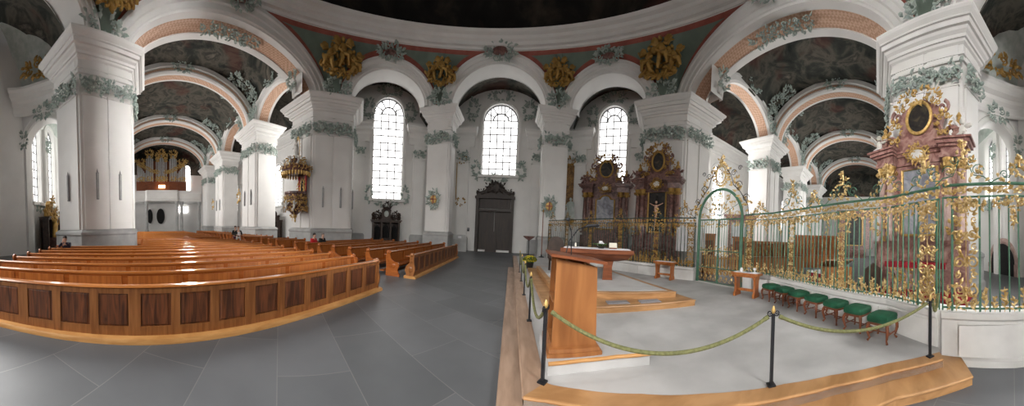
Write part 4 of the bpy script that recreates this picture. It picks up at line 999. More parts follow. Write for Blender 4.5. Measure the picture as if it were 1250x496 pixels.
t, o = bench((6.24, 3.88, .24), 1.65, .92, 'small wooden bench before the grille at the far end of the stools'); tag(o, 'white runner on the bench beside the green stools', 'cloth')
for k, (x, y) in enumerate(((6.2, 4.06), (6.26, 3.82), (6.24, 3.60))):
    mb = MB(); mb.lathe([(.03, 0), (.045, .02), (.05, .08), (.035, .12), (.03, .13)] if k == 0 else [(.06, 0), (.07, .02), (.02, .03), (.015, .06), (.045, .1), (.05, .15)]); o = mb.obj('cruet', MT['whitecloth' if k != 1 else 'greymetal']); o.location = (x, y, .987)
    tag(o, ('small white jug on the bench beside the stools', 'silver cup in the middle of the bench beside the stools', 'white cup at the near end of the bench beside the stools')[k], 'vessel')

# ------------------------------------------------------------------ green stools
def cabriole(mb, x, y, h):
    d = hypot(x, y); ux, uy = x / d, y / d
    mb.tube([(x + ux * o, y + uy * o, z) for o, z in ((.0, h), (.03, h - .06), (.035, h - .12), (.0, h - .24), (-.02, h * .2), (.0, .04), (.03, .012))], [.03, .032, .028, .02, .016, .016, .022], 7)
def make_stool(label):
    t = thing('green_stool', label, 'stool', (0, 0, 0), 0, 'green velvet stools along the grille')
    mb = MB(); pr = [(.345, .8), (.35, 1), (.40, 1.02), (.43, 1.0), (.455, .93), (.47, .75), (.478, .3)]
    sq = []
    for i in range(20):
        a = 2 * PI * (i + .5) / 20; c, s_ = cos(a), sin(a); m = (abs(c) ** 6 + abs(s_) ** 6) ** (-1 / 6); sq.append((.225 * m * c, .225 * m * s_))
    mb.loft([[(x * k, y * k, z) for x, y in sq] for z, k in pr], True, True); mb.obj('cushion', MT['velvet'], t)
    mb = MB(); mb.loft([[(x * k, y * k, z) for x, y in sq] for z, k in ((.30, .9), (.345, .95))], True, True); mb.obj('apron', MT['redwood'], t)
    for a in (-1, 1):
        for b in (-1, 1):
            mb = MB(); cabriole(mb, a * .175, b * .175, .32); mb.obj('leg', MT['redwood'], t)
    mb = MB(); mb.tube([(-.17, -.17, .13), (-.17, .17, .13)], .012); mb.tube([(.17, -.17, .13), (.17, .17, .13)], .012); mb.tube([(-.17, 0, .13), (.17, 0, .13)], .012); mb.obj('stretcher', MT['redwood'], t)
    return t
fronts = [(4.02, -.12), (4.50, .37), (4.87, .88), (5.22, 1.42), (5.55, 1.98), (5.83, 2.50), (6.05, 3.02)]
ordn = ['first of the row from the grille corner', 'second from the near end of the row', 'third from the near end of the row', 'middle one of the row of seven', 'third from the wooden bench', 'second from the wooden bench', 'next to the wooden bench']
st0 = None
for k, (x, y) in enumerate(fronts):
    lab = 'green velvet stool on curved wooden legs, ' + ordn[k]
    loc = (x + .235, y + .02, .238); rz = 1.04 + (rnd.random() - .5) * .08
    if st0 is None: st0 = make_stool(lab); st0.location = loc; st0.rotation_euler = (0, 0, rz)
    else: dup(st0, loc, rz, lab)

# ------------------------------------------------------------------ barrier posts and ropes
def make_post(label):
    t = thing('barrier_post', label, 'post', (0, 0, 0), 0, 'black rope posts round the platform')
    MB().box((0, 0, .008), (.09, .09, .016)).obj('foot_plate', MT['blackiron'], t)
    MB().box((0, 0, .42), (.034, .034, .82)).obj('shaft', MT['blackiron'], t)
    MB().lathe([(.012, .83), (.022, .845), (.026, .87), (.016, .90), (.004, .925)], (0, 0, 0), 8).obj('finial', MT['gold'], t)
    mb = MB()
    for s in (-1, 1):
        mb.scroll((s * .045, 0, .835), (s, 0, 0), (0, 0, 1), .03, 1.3, .008, -1.2, 5, 1); mb.tube([(0, 0, .81), (s * .05, 0, .80), (s * .075, 0, .815)], .008, 5)
    mb.obj('hook', MT['blackiron'], t)
    return t
posts = [(.42, 2.55), (.41, 4.37), (.41, 6.2), (.41, 7.97), (.41, 9.75), (2.52, 1.18), (3.50, -.80)]
plab = ['black rope post at the near platform corner by the ambo', 'second black rope post along the straight platform edge', 'third black rope post along the straight platform edge', 'fourth black rope post along the straight platform edge', 'fifth black rope post along the platform edge, beside the yellow flowers', 'black rope post with gilt tip midway along the curved platform edge', 'black rope post near the corner of the grille']
ang = [.9, PI / 2, PI / 2, PI / 2, PI / 2, -.75, -1.0]
pt0 = None
for p, l, a in zip(posts, plab, ang):
    if pt0 is None: pt0 = make_post(l); pt0.location = (*p, .25); pt0.rotation_euler = (0, 0, a)
    else: dup(pt0, (*p, .25), a, l)
def rope(p, q, z0, z1, sag, label, rad=.022):
    p, q = Vector((*p, z0)), Vector((*q, z1)); d = (q - p); off = d.normalized() * .07
    p += off; q -= off; pts = []
    for i in range(25):
        t = i / 24; v = p.lerp(q, t); v.z -= sag * 4 * t * (1 - t); pts.append(v)
    t = thing('barrier_rope', label, 'rope', tuple(pts[0]), 0, 'olive ropes between the black posts')
    mb = MB(); mb.tube([v - pts[0] for v in pts], rad, 8); mb.obj('cord', MT['rope'], t)
    for a, b in ((0, 1), (24, 23)): mb = MB(); mb.tube([pts[a] - pts[0], pts[a].lerp(pts[b], .5) - pts[0]], rad * 1.2, 8); mb.obj('end_cap', MT['rope'], t)
ZP = 1.05
rope(posts[0], posts[5], ZP, ZP, .30, 'long olive rope sagging across the front of the platform from the ambo corner')
rope(posts[5], posts[6], ZP, ZP, .22, 'olive rope sagging before the green stools')
rope(posts[6], (3.72, -1.02), ZP, 1.18, .22, 'short olive rope from the last post to the grille corner')
for k in range(4): rope(posts[k], posts[k + 1], ZP, ZP, .34, 'olive rope along the straight platform edge, ' + ('first', 'second', 'third', 'fourth')[k] + ' from the ambo')
# chrysanthemum pot, pole and music stand behind it
t = thing('flower_pot', 'dark pot of yellow chrysanthemums at the far end of the platform edge', 'potted plant', (.93, 10.95, .24))
MB().lathe([(.13, 0), (.15, .02), (.2, .3), (.215, .33), (.2, .34), (.05, .33)], (0, 0, 0), 16).obj('pot', MT['potdark'], t)
mb = MB(); lf = MB()
for i in range(260):
    a = rnd.uniform(0, 2 * PI); e = math.asin(rnd.uniform(.0, 1)); r = rnd.uniform(.25, .31)
    p = (r * cos(e) * cos(a), r * cos(e) * sin(a), .36 + r * .85 * sin(e)); mb.ball(p, (.03, .03, .024), 6, 4)
    if i % 2: lf.leaf((p[0] * .8, p[1] * .8, .34 + (p[2] - .36) * .7), (cos(a), sin(a), .5), (0, 0, 1), .14, .07)
lf.ball((0, 0, .40), (.25, .25, .22)); mb.obj('blossoms', MT['yellow'], t); lf.obj('leaves', MT['leafgreen'], t)
t = thing('processional_pole', 'thin brown wooden pole standing beneath the painted cartouche of the slim pillar', 'pole', (2.2, 16.45, .238))
MB().tube([(0, 0, .02), (0, 0, 3.25)], .03, 8).obj('shaft', MT['redwood'], t); MB().lathe([(.2, 0), (.2, .04), (.05, .08), (.04, .2)]).obj('foot', MT['blackiron'], t); MB().lathe([(.03, 3.2), (.07, 3.28), (.02, 3.4), (.005, 3.5)]).obj('tip', MT['oldgold'], t)
t = thing('incense_stand', 'dark stand with a reddish bowl behind the yellow chrysanthemums', 'stand', (1.05, 13.6, .24))
MB().lathe([(.2, 0), (.2, .04), (.03, .1), (.025, 1.2), (.05, 1.25)]).obj('stem', MT['blackiron'], t); MB().lathe([(.05, 1.25), (.3, 1.42), (.36, 1.5), (.1, 1.45)]).obj('bowl', MT['darkmarble'], t)
# ------------------------------------------------------------------ gilded iron grille on its stone plinth
ZB, ZT = .84, 2.93
class Path:
    def __init__(s, pts): s.p = [Vector(q) for q in pts]; s.l = [0]; [s.l.append(s.l[-1] + (b - a).length) for a, b in zip(s.p, s.p[1:])]; s.L = s.l[-1]
    def at(s, d):
        d = min(max(d, 0), s.L - 1e-6)
        for i in range(len(s.p) - 1):
            if d <= s.l[i + 1]:
                t = (d - s.l[i]) / (s.l[i + 1] - s.l[i]); q = s.p[i].lerp(s.p[i + 1], t); return q, (s.p[i + 1] - s.p[i]).normalized()
Z3 = Vector((0, 0, 1))
def plinth_wall(name, pts, z0, ztop, label, thick=.36):
    pth = [Vector(p) for p in pts]; mb = MB(); rings = []
    nn = []
    for i in range(len(pth)):
        a, b = pth[max(i - 1, 0)], pth[min(i + 1, len(pth) - 1)]; t = (b - a).normalized(); nn.append(Vector((-t.y, t.x)))
    prof = [(-thick / 2 - .05, z0), (-thick / 2 - .05, z0 + .1), (-thick / 2, z0 + .13), (-thick / 2, ztop - .14), (-thick / 2 - .05, ztop - .1), (-thick / 2 - .06, ztop), (thick / 2 + .06, ztop), (thick / 2 + .05, ztop - .1), (thick / 2, ztop - .14), (thick / 2, z0)]
    mb.loft([[(p.x + n.x * d, p.y + n.y * d, z) for d, z in prof] for p, n in zip(pth, nn)], True, True)
    o = struct(name, mb, MT['stonewhite'], None, label, 15)
    pa = MB(); P_ = Path(pts); k = max(1, int(P_.L / 1.25)); w = P_.L / k
    for i in range(k):
        c, t = P_.at((i + .5) * w); n = Vector((-t.y, t.x))
        for s in (-1, 1):
            pa.mark(); pa.slab([(-w * .38, 0), (w * .38, 0), (w * .38, ztop - z0 - .36), (-w * .38, ztop - z0 - .36)], Vector((c.x, c.y, z0 + .18)) + Vector((n.x, n.y, 0)) * s * thick / 2 * .99, (t.x, t.y, 0), Z3, Vector((n.x, n.y, 0)) * s, .02)
    pa.objs('plinth_panel', MT['stonewhite'], o)
    return o
GR = [(7.21, 4.62), (7.0, 3.4), (6.35, 2.2), (5.6, 1.0), (4.85, -.25), (3.86, -1.04)]
GRET = [(3.83, -1.09), (3.22, -2.1), (2.72, -3.2)]
GL = [(6.98, 6.93), (4.98, 11.35), (2.65, 16.6)]
def inset(pts, d):
    out = []
    for i in range(len(pts)):
        a, b = Vector(pts[max(i - 1, 0)]), Vector(pts[min(i + 1, len(pts) - 1)]); t = (b - a).normalized(); out.append(tuple(Vector(pts[i]) + Vector((-t.y, t.x)) * d))
    return out
plinth_wall('trim_80', inset(GR, .12), .0, ZB, 'white stone plinth of the grille behind the green stools')
plinth_wall('trim_81', inset(GRET, .12), .0, ZB, 'white stone plinth of the grille return')
plinth_wall('trim_82', inset(GL, -.12), .0, ZB - .06, 'white stone plinth of the grille before the marble altars')

def leafy(g, p, t, n, s, r, up=1):
    """gilt leaf bud growing from p"""
    t3, n3 = Vector((t.x, t.y, 0)), Vector((n.x, n.y, 0))
    for k in range(9):
        a = r.uniform(-1.3, 1.3); d = Z3 * up * cos(a) + t3 * sin(a) + n3 * r.uniform(-.5, .5)
        g.leaf(p + Z3 * up * s * .12 * k, d, n3 * r.choice((-1, 1)), s * r.uniform(.35, .6), s * .24)

def scroll_panel(g, c, t, n, w, z0, z1, r):
    """upright panel of gilt S-scrolls and acanthus between two bars"""
    t3, n3 = Vector((t.x, t.y, 0)), Vector((n.x, n.y, 0)); C = Vector((c.x, c.y, 0)); h = z1 - z0; k = max(4, round(h / (w * .95)))
    g.tube([C + Z3 * z0, C + Z3 * z1], w * .02, 5)
    for i in range(k):
        z = z0 + h * (i + .5) / k; fl = 1 if i % 2 else -1; ch = h / k
        for s in (-1, 1):
            g.scroll(C + Z3 * (z + .12 * ch) + t3 * s * w * .24, t3 * -s, Z3 * fl, w * .24, 1.5, w * .045, .4, 6, 1, 10)
            g.scroll(C + Z3 * (z - .32 * ch) + t3 * s * w * .30, t3 * s, Z3 * -fl, w * .13, 1.3, w * .032, 1.0, 5, 1, 8)
            for q in range(5):
                a = r.uniform(-1.2, 1.2); p = C + Z3 * (z + r.uniform(-.45, .45) * ch) + t3 * s * w * r.uniform(.05, .34) + n3 * r.uniform(0, .015)
                g.leaf(p, t3 * s * cos(a) + Z3 * sin(a) * 1.2 + n3 * r.uniform(-.2, .4), n3, w * r.uniform(.20, .34), w * .14)
        g.ball(C + Z3 * (z + .1 * ch) + n3 * .01, (w * .085,) * 3, 6, 4)
        for q in range(6):
            a = q * PI / 3; g.leaf(C + Z3 * (z + .1 * ch), t3 * cos(a) + Z3 * sin(a), n3, w * .17, w * .10)
    return g

def grille(name, pts, ztop, zbot, sp, side, panels, crest, label, seed, dens=1., iron='irongreen', gilt='palegold'):
    """one straight or bowed run; side: +1/-1 which normal looks at the platform; panels: distances of scroll panels"""
    r = random.Random(seed); P_ = Path(pts); org, _ = P_.at(0)
    T = thing(name, label, 'grille', (org.x, org.y, zbot), 0, 'gilded iron grilles of the choir screen')
    off = Vector((org.x, org.y, zbot)); X = Matrix.Translation(-off)
    def NB(): m = MB(); m.X = X; return m
    pw0 = .30
    # rails
    for z, rad in ((ztop, .028), (ztop - .21, .018), (zbot + .05, .018)):
        m = NB(); m.tube([Vector((*p, z)) for p in pts], rad, 8); m.obj('rail', MT[iron], T)
    nb = int(P_.L / sp)
    for i in range(nb + 1):
        d = i * P_.L / nb; c, t = P_.at(d)
        if any(abs(d - q[0]) < q[1] * .5 for q in panels): continue
        m = NB(); m.tube([Vector((*c, zbot)), Vector((*c, ztop - .2))], .015, 6); m.obj('bar', MT[iron], T)
    # scroll panels with their two bars
    for q, pw in panels:
        c, t = P_.at(q); n = Vector((-t.y, t.x)) * side
        m = NB(); scroll_panel(m, c, t, n, pw, zbot + .06, ztop - .22, r); m.obj('gilt_scroll_panel', MT[gilt], T)
        for s in (-1, 1):
            a = c + t * s * pw * .5; m = NB(); m.box((a.x, a.y, (zbot + ztop) / 2 - .1), (.03, .03, ztop - zbot - .2), atan2(t.y, t.x)); m.obj('panel_bar', MT[iron], T)
    # gilt buds at the foot of the bars
    m = NB()
    for i in range(nb):
        m.mark(); c, t = P_.at((i + .5) * P_.L / nb); n = Vector((-t.y, t.x)) * side
        hgt = .18 if i % 2 else .40
        m.tube([Vector((*c, zbot)), Vector((*c, zbot + hgt))], .008, 4)
        leafy(m, Vector((*c, zbot + .02)) + Vector((*n, 0)) * .02, t, n, .19, r)
        if i % 2 == 0: leafy(m, Vector((*c, zbot + .18)), t, n, .17, r)
    m.objs('gilt_foot_leaf', MT[gilt], T)
    # hanging festoons under the rail
    m = NB(); k = max(2, int(P_.L / .62))
    for i in range(k):
        m.mark(); d0 = (i + .5) * P_.L / k
        for j in range(-7, 8):
            c, t = P_.at(d0 + j * .042); n = Vector((-t.y, t.x)) * side
            depth = .16 + .34 * max(0, 1 - abs(j) / 2.2) + .05 * (abs(j) > 5)
            for q in range(max(1, int(depth / .045 * dens))):
                p = Vector((*c, ztop - .2 - r.uniform(0, depth))) + Vector((*n, 0)) * r.uniform(-.01, .04)
                m.leaf(p, Vector((t.x, t.y, 0)) * r.uniform(-1, 1) - Z3 * r.uniform(.1, 1) + Vector((*n, 0)) * r.uniform(0, .5), Vector((*n, 0)), r.uniform(.06, .11), .05)
        c, t = P_.at(d0); n = Vector((-t.y, t.x)) * side; t3 = Vector((t.x, t.y, 0))
        for s in (-1, 1): m.scroll(Vector((*c, ztop - .3)) + t3 * s * .12, t3 * s, -Z3, .09, 1.3, .012, 0, 5, 1, 9)
        m.tube([Vector((*c, ztop - .6)), Vector((*c, ztop - .78))], [.016, .004], 5)
    m.objs('gilt_festoon', MT[gilt], T)
    # leaf frieze between the two rails
    m = NB(); k = int(P_.L / .085 * dens)
    for i in range(k):
        c, t = P_.at((i + .5) * P_.L / k); n = Vector((-t.y, t.x)) * side; t3 = Vector((t.x, t.y, 0)); c3 = Vector((*c, ztop - .105))
        m.leaf(c3 - t3 * .06, t3 + Z3 * r.uniform(-.8, .8), Vector((*n, 0)), .14, .07); m.leaf(c3 + t3 * .04, -t3 * .6 + Z3 * r.uniform(-.9, .9), Vector((*n, 0)), .11, .06)
        if i % 3 == 0: m.scroll(c3, t3, Z3, .07, 1.2, .011, r.uniform(0, 6), 5, 1, 8)
    m.obj('gilt_frieze', MT[gilt], T)
    # crest over the rail
    for q, hgt, wid in crest:
        m = NB(); g = NB(); c, t = P_.at(q); n = Vector((-t.y, t.x)) * side; t3, n3 = Vector((t.x, t.y, 0)), Vector((*n, 0)); C = Vector((*c, ztop))
        for s in (-1, 1):
            g.tube([C + t3 * s * wid, C + t3 * s * wid * .7 + Z3 * hgt * .16, C + t3 * s * wid * .35 + Z3 * hgt * .2, C + t3 * s * wid * .15 + Z3 * hgt * .5, C + Z3 * hgt * .62], .011, 5)
            g.scroll(C + t3 * s * wid * .5 + Z3 * hgt * .3, t3 * s, Z3, hgt * .14, 1.4, .010, 0, 5, 1, 10); g.scroll(C + t3 * s * wid * .28 + Z3 * hgt * .55, t3 * s, Z3, hgt * .1, 1.4, .009, 0, 5, -1, 10)
        for i in range(int(52 * hgt * dens) + 10):
            f = r.random(); p = C + t3 * r.uniform(-1, 1) * wid * (1 - f) ** 1.2 + Z3 * hgt * f * .92
            m.leaf(p, t3 * r.uniform(-1, 1) + Z3 * r.uniform(-.3, 1) + n3 * r.uniform(-.4, .6), n3, r.uniform(.07, .13), .06)
        m.tube([C + Z3 * hgt * .55, C + Z3 * hgt], [.03, .004], 6)
        m.merge(g, 1).obj('gilt_crest', [MT[gilt], MT[iron]], T)
    return T
LR = Path(GR).L
grille('choir_grille', GR, ZT, ZB, .145, -1, [(.22, .3), (LR * .33, .26), (LR * .62, .24), (LR - .27, .42)], [(LR * .33, .95, .55), (LR * .62, .8, .6), (LR * .80, .75, .5), (LR * .1, .5, .4), (LR * .47, .45, .35), (LR * .95, .7, .45)], 'gilded green iron grille behind the row of green stools', 3)
grille('choir_grille', GRET, ZT + .02, ZB, .155, -1, [(.40, .46)], [(.35, .8, .5), (1.3, .5, .5)], 'gilded green iron grille of the short return past the corner post', 5)
LL = Path(GL).L
grille('choir_grille', GL, ZT - .06, ZB - .06, .165, 1, [(.2, .3), (1.9, .3), (4.0, .3), (6.2, .3), (8.4, .3), (LL - .2, .3)], [(.55, .8, .5), (1.9, .45, .4), (4.0, .5, .45), (6.2, .5, .45), (8.4, .5, .45), (LL - .5, .6, .5)], 'gilded green iron grille between gate and slim pillar, before two marble altars', 7, .55, 'irondark', 'oldgold')

# ------------------------------------------------------------------ gate
T = thing('choir_gate', 'arched double gate of green and gilded iron with a tall crest', 'gate', (7.09, 5.77, .24), PI / 2)
# local: x along the gate (north = +x), y = towards west, z from the platform
hw = 1.08; zs = 2.55; ri = 1.18
mb = MB(); mb.tube([(-hw, 0, 0), (-hw, 0, zs)] + [(hw * cos(PI - PI * i / 20), 0, zs + ri * sin(PI * i / 20)) for i in range(1, 20)] + [(hw, 0, zs), (hw, 0, 0)], .055, 8); mb.obj('arch_frame', MT['irongreen'], T)
for s in (-1, 1):
    leaf_ = MB()
    for x in (s * .03, s * (hw - .07)): leaf_.tube([(x, 0, .03), (x, 0, zs)], .022, 6)
    for z in (.05, .62, 1.30, zs - .02): leaf_.tube([(s * .03, 0, z), (s * (hw - .07), 0, z)], .018, 6)
    o = leaf_.obj('gate_leaf', MT['irongreen'], T)
    for i in range(1, 8):
        x = s * (.03 + (hw - .1) * i / 8); b = MB(); b.tube([(x, 0, .62), (x, 0, zs)], .011, 5); b.obj('gate_bar', MT['irongreen'], o)
    g = MB(); r = random.Random(int(s) + 5)
    for i in range(4):
        x = s * (.14 + .25 * i)
        for q in (-1, 1): g.scroll((x, 0, .34 + q * .13), (1, 0, 0), (0, 0, q), .1, 1.3, .012, 0, 5, 1, 9); g.leaf((x, -.0, .34), (.6 * q, 0, q), (0, -1, 0), .16, .08)
    for z0, dz, k in ((1.30, .3, 36), (2.35, .25, 26), (.62, .1, 14)):
        for i in range(k): g.leaf((s * r.uniform(.06, hw - .1), 0, z0 + r.uniform(-dz, dz) * .5), (r.uniform(-1, 1), r.uniform(-.4, .4), r.uniform(-1, 1)), (0, -1, 0), .12, .06)
    for i in range(4): g.scroll((s * (.15 + .24 * i), 0, 1.3), (1, 0, 0), (0, 0, 1), .09, 1.4, .012, i, 5, 1, 9)
    g.obj('gilt_leafwork', MT['palegold'], o)
mb = MB(); mb.tube([(-hw, 0, zs), (hw, 0, zs)], .02, 6); mb.tube([(0, 0, zs), (0, 0, zs + ri)], .016, 6)
for i in range(1, 6):
    a = PI * i / 6; mb.tube([(0, 0, zs + .1), (hw * .96 * cos(a), 0, zs + ri * .96 * sin(a))], .010, 5)
mb.obj('tympanum_bars', MT['irongreen'], T)
g = MB(); r = random.Random(12)
for i in range(7):
    a = PI * (i + .5) / 7
    for q in (.45, .78): g.scroll((hw * q * cos(a), 0, zs + ri * q * sin(a)), (1, 0, 0), (0, 0, 1), .13, 1.5, .013, a * 2, 5, 1 if i % 2 else -1, 10)
    for k in range(7): g.leaf((hw * r.uniform(.3, .95) * cos(a), 0, zs + ri * r.uniform(.3, .95) * sin(a)), (r.uniform(-1, 1), r.uniform(-.3, .3), r.uniform(-1, 1)), (0, -1, 0), .15, .075)
g.obj('gilt_tympanum', MT['palegold'], T)
g = MB(); dk = MB(); zc = zs + ri
for s in (-1, 1):
    dk.tube([(s * 1.35, 0, zs + .1), (s * 1.3, 0, zs + .5), (s * .95, 0, zs + 1.0), (s * .62, 0, zc + .12), (s * .5, 0, zc + .5), (s * .3, 0, zc + .75)], .016, 5)
    for cx_, cz, q in ((1.2, .75, .16), (.85, 1.25, .18), (.62, 1.75, .14), (.9, 1.9, .1)): dk.scroll((s * cx_, 0, zs + cz), (s, 0, 0), (0, 0, 1), q, 1.5, .014, 0, 5, 1, 11)
    for i in range(38):
        f = r.random(); g.leaf((s * (1.4 - 1.1 * f + r.uniform(-.16, .16)), 0, zs + .25 + 1.7 * f + r.uniform(-.2, .2)), (r.uniform(-1, 1), r.uniform(-.4, .4), r.uniform(-.4, 1)), (0, -1, 0), .19, .10)
for i in range(24):
    a = 2 * PI * i / 24; p = (.25 * cos(a), 0, zc + .58 + .36 * sin(a)); g.leaf(p, (cos(a), -.2, sin(a)), (0, -1, 0), .18, .10)
g.tube([(.24 * cos(2 * PI * i / 20), 0, zc + .58 + .34 * sin(2 * PI * i / 20)) for i in range(21)], .028, 6)
g.tube([(0, 0, zc + .92), (0, 0, zc + 1.35)], [.05, .006], 6)
for i in range(16): g.leaf((r.uniform(-.12, .12), 0, zc + .95 + r.uniform(0, .3)), (r.uniform(-1, 1), 0, 1), (0, -1, 0), .16, .08)
for i in range(5): g.scroll((r.uniform(-.1, .1), 0, zc + .42 + .1 * i), (1, 0, 0), (0, 0, 1), .09, 1.2, .012, i, 5, 1, 8)
g.merge(dk, 1).obj('gilt_crest', [MT['palegold'], MT['blackiron']], T)
tag(MB().box((7.16, 5.77, .12), (.42, 2.2, .24)).obj('trim_83', MT['stonewhite']), 'stone threshold under the arched gate', None, None, 'structure')
# ------------------------------------------------------------------ pews
def end_profile():
    """carved pew end, outline in (x, z): rosette head, neck, belly, foot"""
    pts = []
    for i in range(15):                      # rosette head
        a = -.9 + (PI + 1.6) * i / 14; pts.append((.03 + .10 * cos(a), .93 + .10 * sin(a)))
    pts += [(-.08, .80), (-.10, .70), (-.07, .55), (-.06, .3), (-.08, .12), (-.08, .0), (.52, .0), (.52, .10), (.47, .16), (.44, .28), (.50, .40), (.50, .50), (.44, .56), (.30, .58), (.18, .64), (.13, .74)]
    return pts
def make_pew(L, name, front=None):
    """pew of length L along +y from 0, sitter looks along +x; origin under the back"""
    t = thing(name, None, 'pew', (0, 0, 0))
    mb = MB(); mb.prism([(.03, .05), (.46, .05), (.46, L - .05), (.03, L - .05)], .42, .46); mb.tube([(.46, .05, .44), (.46, L - .05, .44)], .02, 6); mb.obj('seat', MT['cherry'], t)
    k = max(2, round(L / 1.33)); w = (L - .1) / k
    mb = MB(); mb.prism([(-.02, .05), (.02, .05), (.02, L - .05), (-.02, L - .05)], .42, .93); mb.cur = 1
    for i in range(k):
        for s in (-1, 1): mb.slab([(-w * .45, 0), (w * .45, 0), (w * .45, .36), (-w * .45, .36)], (s * .02, .05 + (i + .5) * w, .51), (0, 1, 0), (0, 0, 1), (s, 0, 0), .012)
    mb.obj('backrest', [MT['cherry'], MT['cherryv']], t)
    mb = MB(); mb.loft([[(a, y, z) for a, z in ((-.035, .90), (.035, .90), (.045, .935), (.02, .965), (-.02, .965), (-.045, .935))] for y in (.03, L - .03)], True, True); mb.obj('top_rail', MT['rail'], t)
    mb = MB(); mb.prism([(-.24, .05), (-.02, .05), (-.02, L - .05), (-.24, L - .05)], .80, .825); mb.obj('book_ledge', MT['cherry'], t)
    mb = MB(); mb.prism([(-.42, .08), (-.24, .08), (-.24, L - .08), (-.42, L - .08)], .13, .18); mb.obj('kneeler', MT['cherry'], t)
    for y in (0., L):
        mb = MB(); mb.slab(end_profile(), (0, y - .03, 0), (1, 0, 0), (0, 0, 1), (0, 1, 0), .06)
        for s in (-1, 1): mb.ball((.03, y + s * .035, .93), (.07, .025, .07), 10, 5); mb.ball((.27, y + s * .03, .42), (.10, .02, .09), 8, 5)
        mb.obj('end_panel', MT['cherry'], t)
    return t
def front_panel(L, pitch, name, label):
    """free-standing panelled kneeling desk in front of a pew block; looks along +x, runs along +y from 0"""
    t = thing(name, label, 'pew front', (0, 0, 0), 0)
    n = round(L / pitch); w = L / n
    mb = MB(); mb.prism([(-.03, 0), (.0, 0), (.0, L), (-.03, L)], .06, .90)
    for i in range(n + 1):
        y = i * w; hw_ = .075 if i % 3 else .10; mb.prism([(0, max(0, y - hw_)), (.035, max(0, y - hw_)), (.035, min(L, y + hw_)), (0, min(L, y + hw_))], .10, .88)
    mb.prism([(0, 0), (.030, 0), (.030, L), (0, L)], .10, .25); mb.prism([(0, 0), (.030, 0), (.030, L), (0, L)], .79, .89); mb.obj('frame', MT['pewframe'], t)
    for i in range(n):
        y = (i + .5) * w; h = w / 2 - .07; p = MB()
        p.loft([[(x, y + a * h * k, .52 + b * .285 * k2) for a, b in ((-1, -1), (1, -1), (1, 1), (-1, 1))] for x, k, k2 in ((.002, 1, 1), (.010, .97, .98), (.010, .86, .90), (.024, .78, .84))], True, True)
        p.obj('infill_panel', MT['walnut'], t, 20)
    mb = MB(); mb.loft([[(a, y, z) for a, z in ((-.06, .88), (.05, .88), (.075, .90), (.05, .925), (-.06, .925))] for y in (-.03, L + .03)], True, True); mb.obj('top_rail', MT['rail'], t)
    mb = MB(); mb.prism([(-.30, 0), (-.03, 0), (-.03, L), (-.30, L)], .82, .845); mb.obj('book_ledge', MT['cherry'], t)
    mb = MB(); mb.loft([[(a, y, z) for a, z in ((-.33, 0), (.15, 0), (.15, .05), (.13, .085), (.06, .10), (-.33, .10))] for y in (-.05, L + .12)], True, True); mb.obj('base_board', MT['oak'], t)
    for y in (0., L):
        p = MB(); o = []
        for i in range(13):
            a = -.6 + (PI + 1.0) * i / 12; o.append((-.02 + .1 * cos(a), .87 + .1 * sin(a)))
        o += [(-.10, .78), (-.12, .6), (-.26, .45), (-.30, .3), (-.24, .16), (-.28, .06), (.08, .06), (.06, .16), (.10, .28), (.11, .42), (.07, .56), (.06, .76)]
        p.slab(o, (0, y - .035, 0), (1, 0, 0), (0, 0, 1), (0, 1, 0), .07)
        for s in (-1, 1): p.ball((-.02, y + s * .04, .90), (.075, .03, .075), 10, 5); p.ball((-.08, y + s * .035, .35), (.11, .025, .12), 8, 5); p.scroll((-.02, y + s * .05, .62), (1, 0, 0), (0, 0, 1), .07, 1.3, .014)
        p.obj('end_panel', MT['pewframe'], t)
    return t
NAMES = ['first', 'second', 'third', 'fourth', 'fifth', 'sixth', 'seventh', 'eighth', 'ninth', 'tenth', 'eleventh', 'twelfth', 'thirteenth', 'fourteenth', 'fifteenth', 'sixteenth', 'seventeenth', 'eighteenth', 'nineteenth', 'twentieth']
f = front_panel(10.05, .67, 'kneeling_desk', 'long panelled pew front of the near block, bare grey floor before it'); f.location = (-3.76, -4.2, 0)
f = front_panel(7.6, .63, 'kneeling_desk', 'panelled pew front of the far block, beside the aisle to the dark door'); f.location = (-3.55, 8.0, 0); f.rotation_euler = (0, 0, math.radians(1.0)); 
def block(L, rows, name, desc, group, y0, x0, pitch=1.0, skip=()):
    first = None
    for n in range(rows):
        lab = desc % NAMES[n]
        x = x0 - n * pitch
        if first is None: first = make_pew(L, name); first.location = (x, y0, 0); first['label'] = lab; first['group'] = group
        else: dup(first, (x, y0, 0), None, lab, group)
block(10.05, 7, 'pew', 'long cherrywood pew of the near block, %s row behind its front', 'pews of the near block', -4.2, -4.72)
block(6.0, 4, 'pew', 'short cherrywood pew by the white pier, %s row after the long pews', 'short pews of the near block', -.15, -11.72)
block(7.6, 7, 'pew', 'cherrywood pew in the far block towards the confessional, %s row behind its front', 'pews of the far block', 8.0, -4.62)
block(7.0, 18, 'pew', 'distant nave pew on the near side of the aisle, %s from the rotunda', 'nave pews on the near side of the aisle', -1.3, -17.2)
block(2.3, 3, 'pew', 'short cherrywood pew before the pulpit pier, %s row after the far block', 'short pews before the pulpit', 8.0, -12.6)
block(2.7, 18, 'pew', 'distant nave pew on the far side of the aisle, %s from the pulpit', 'nave pews on the far side of the aisle', 7.8, -17.2)
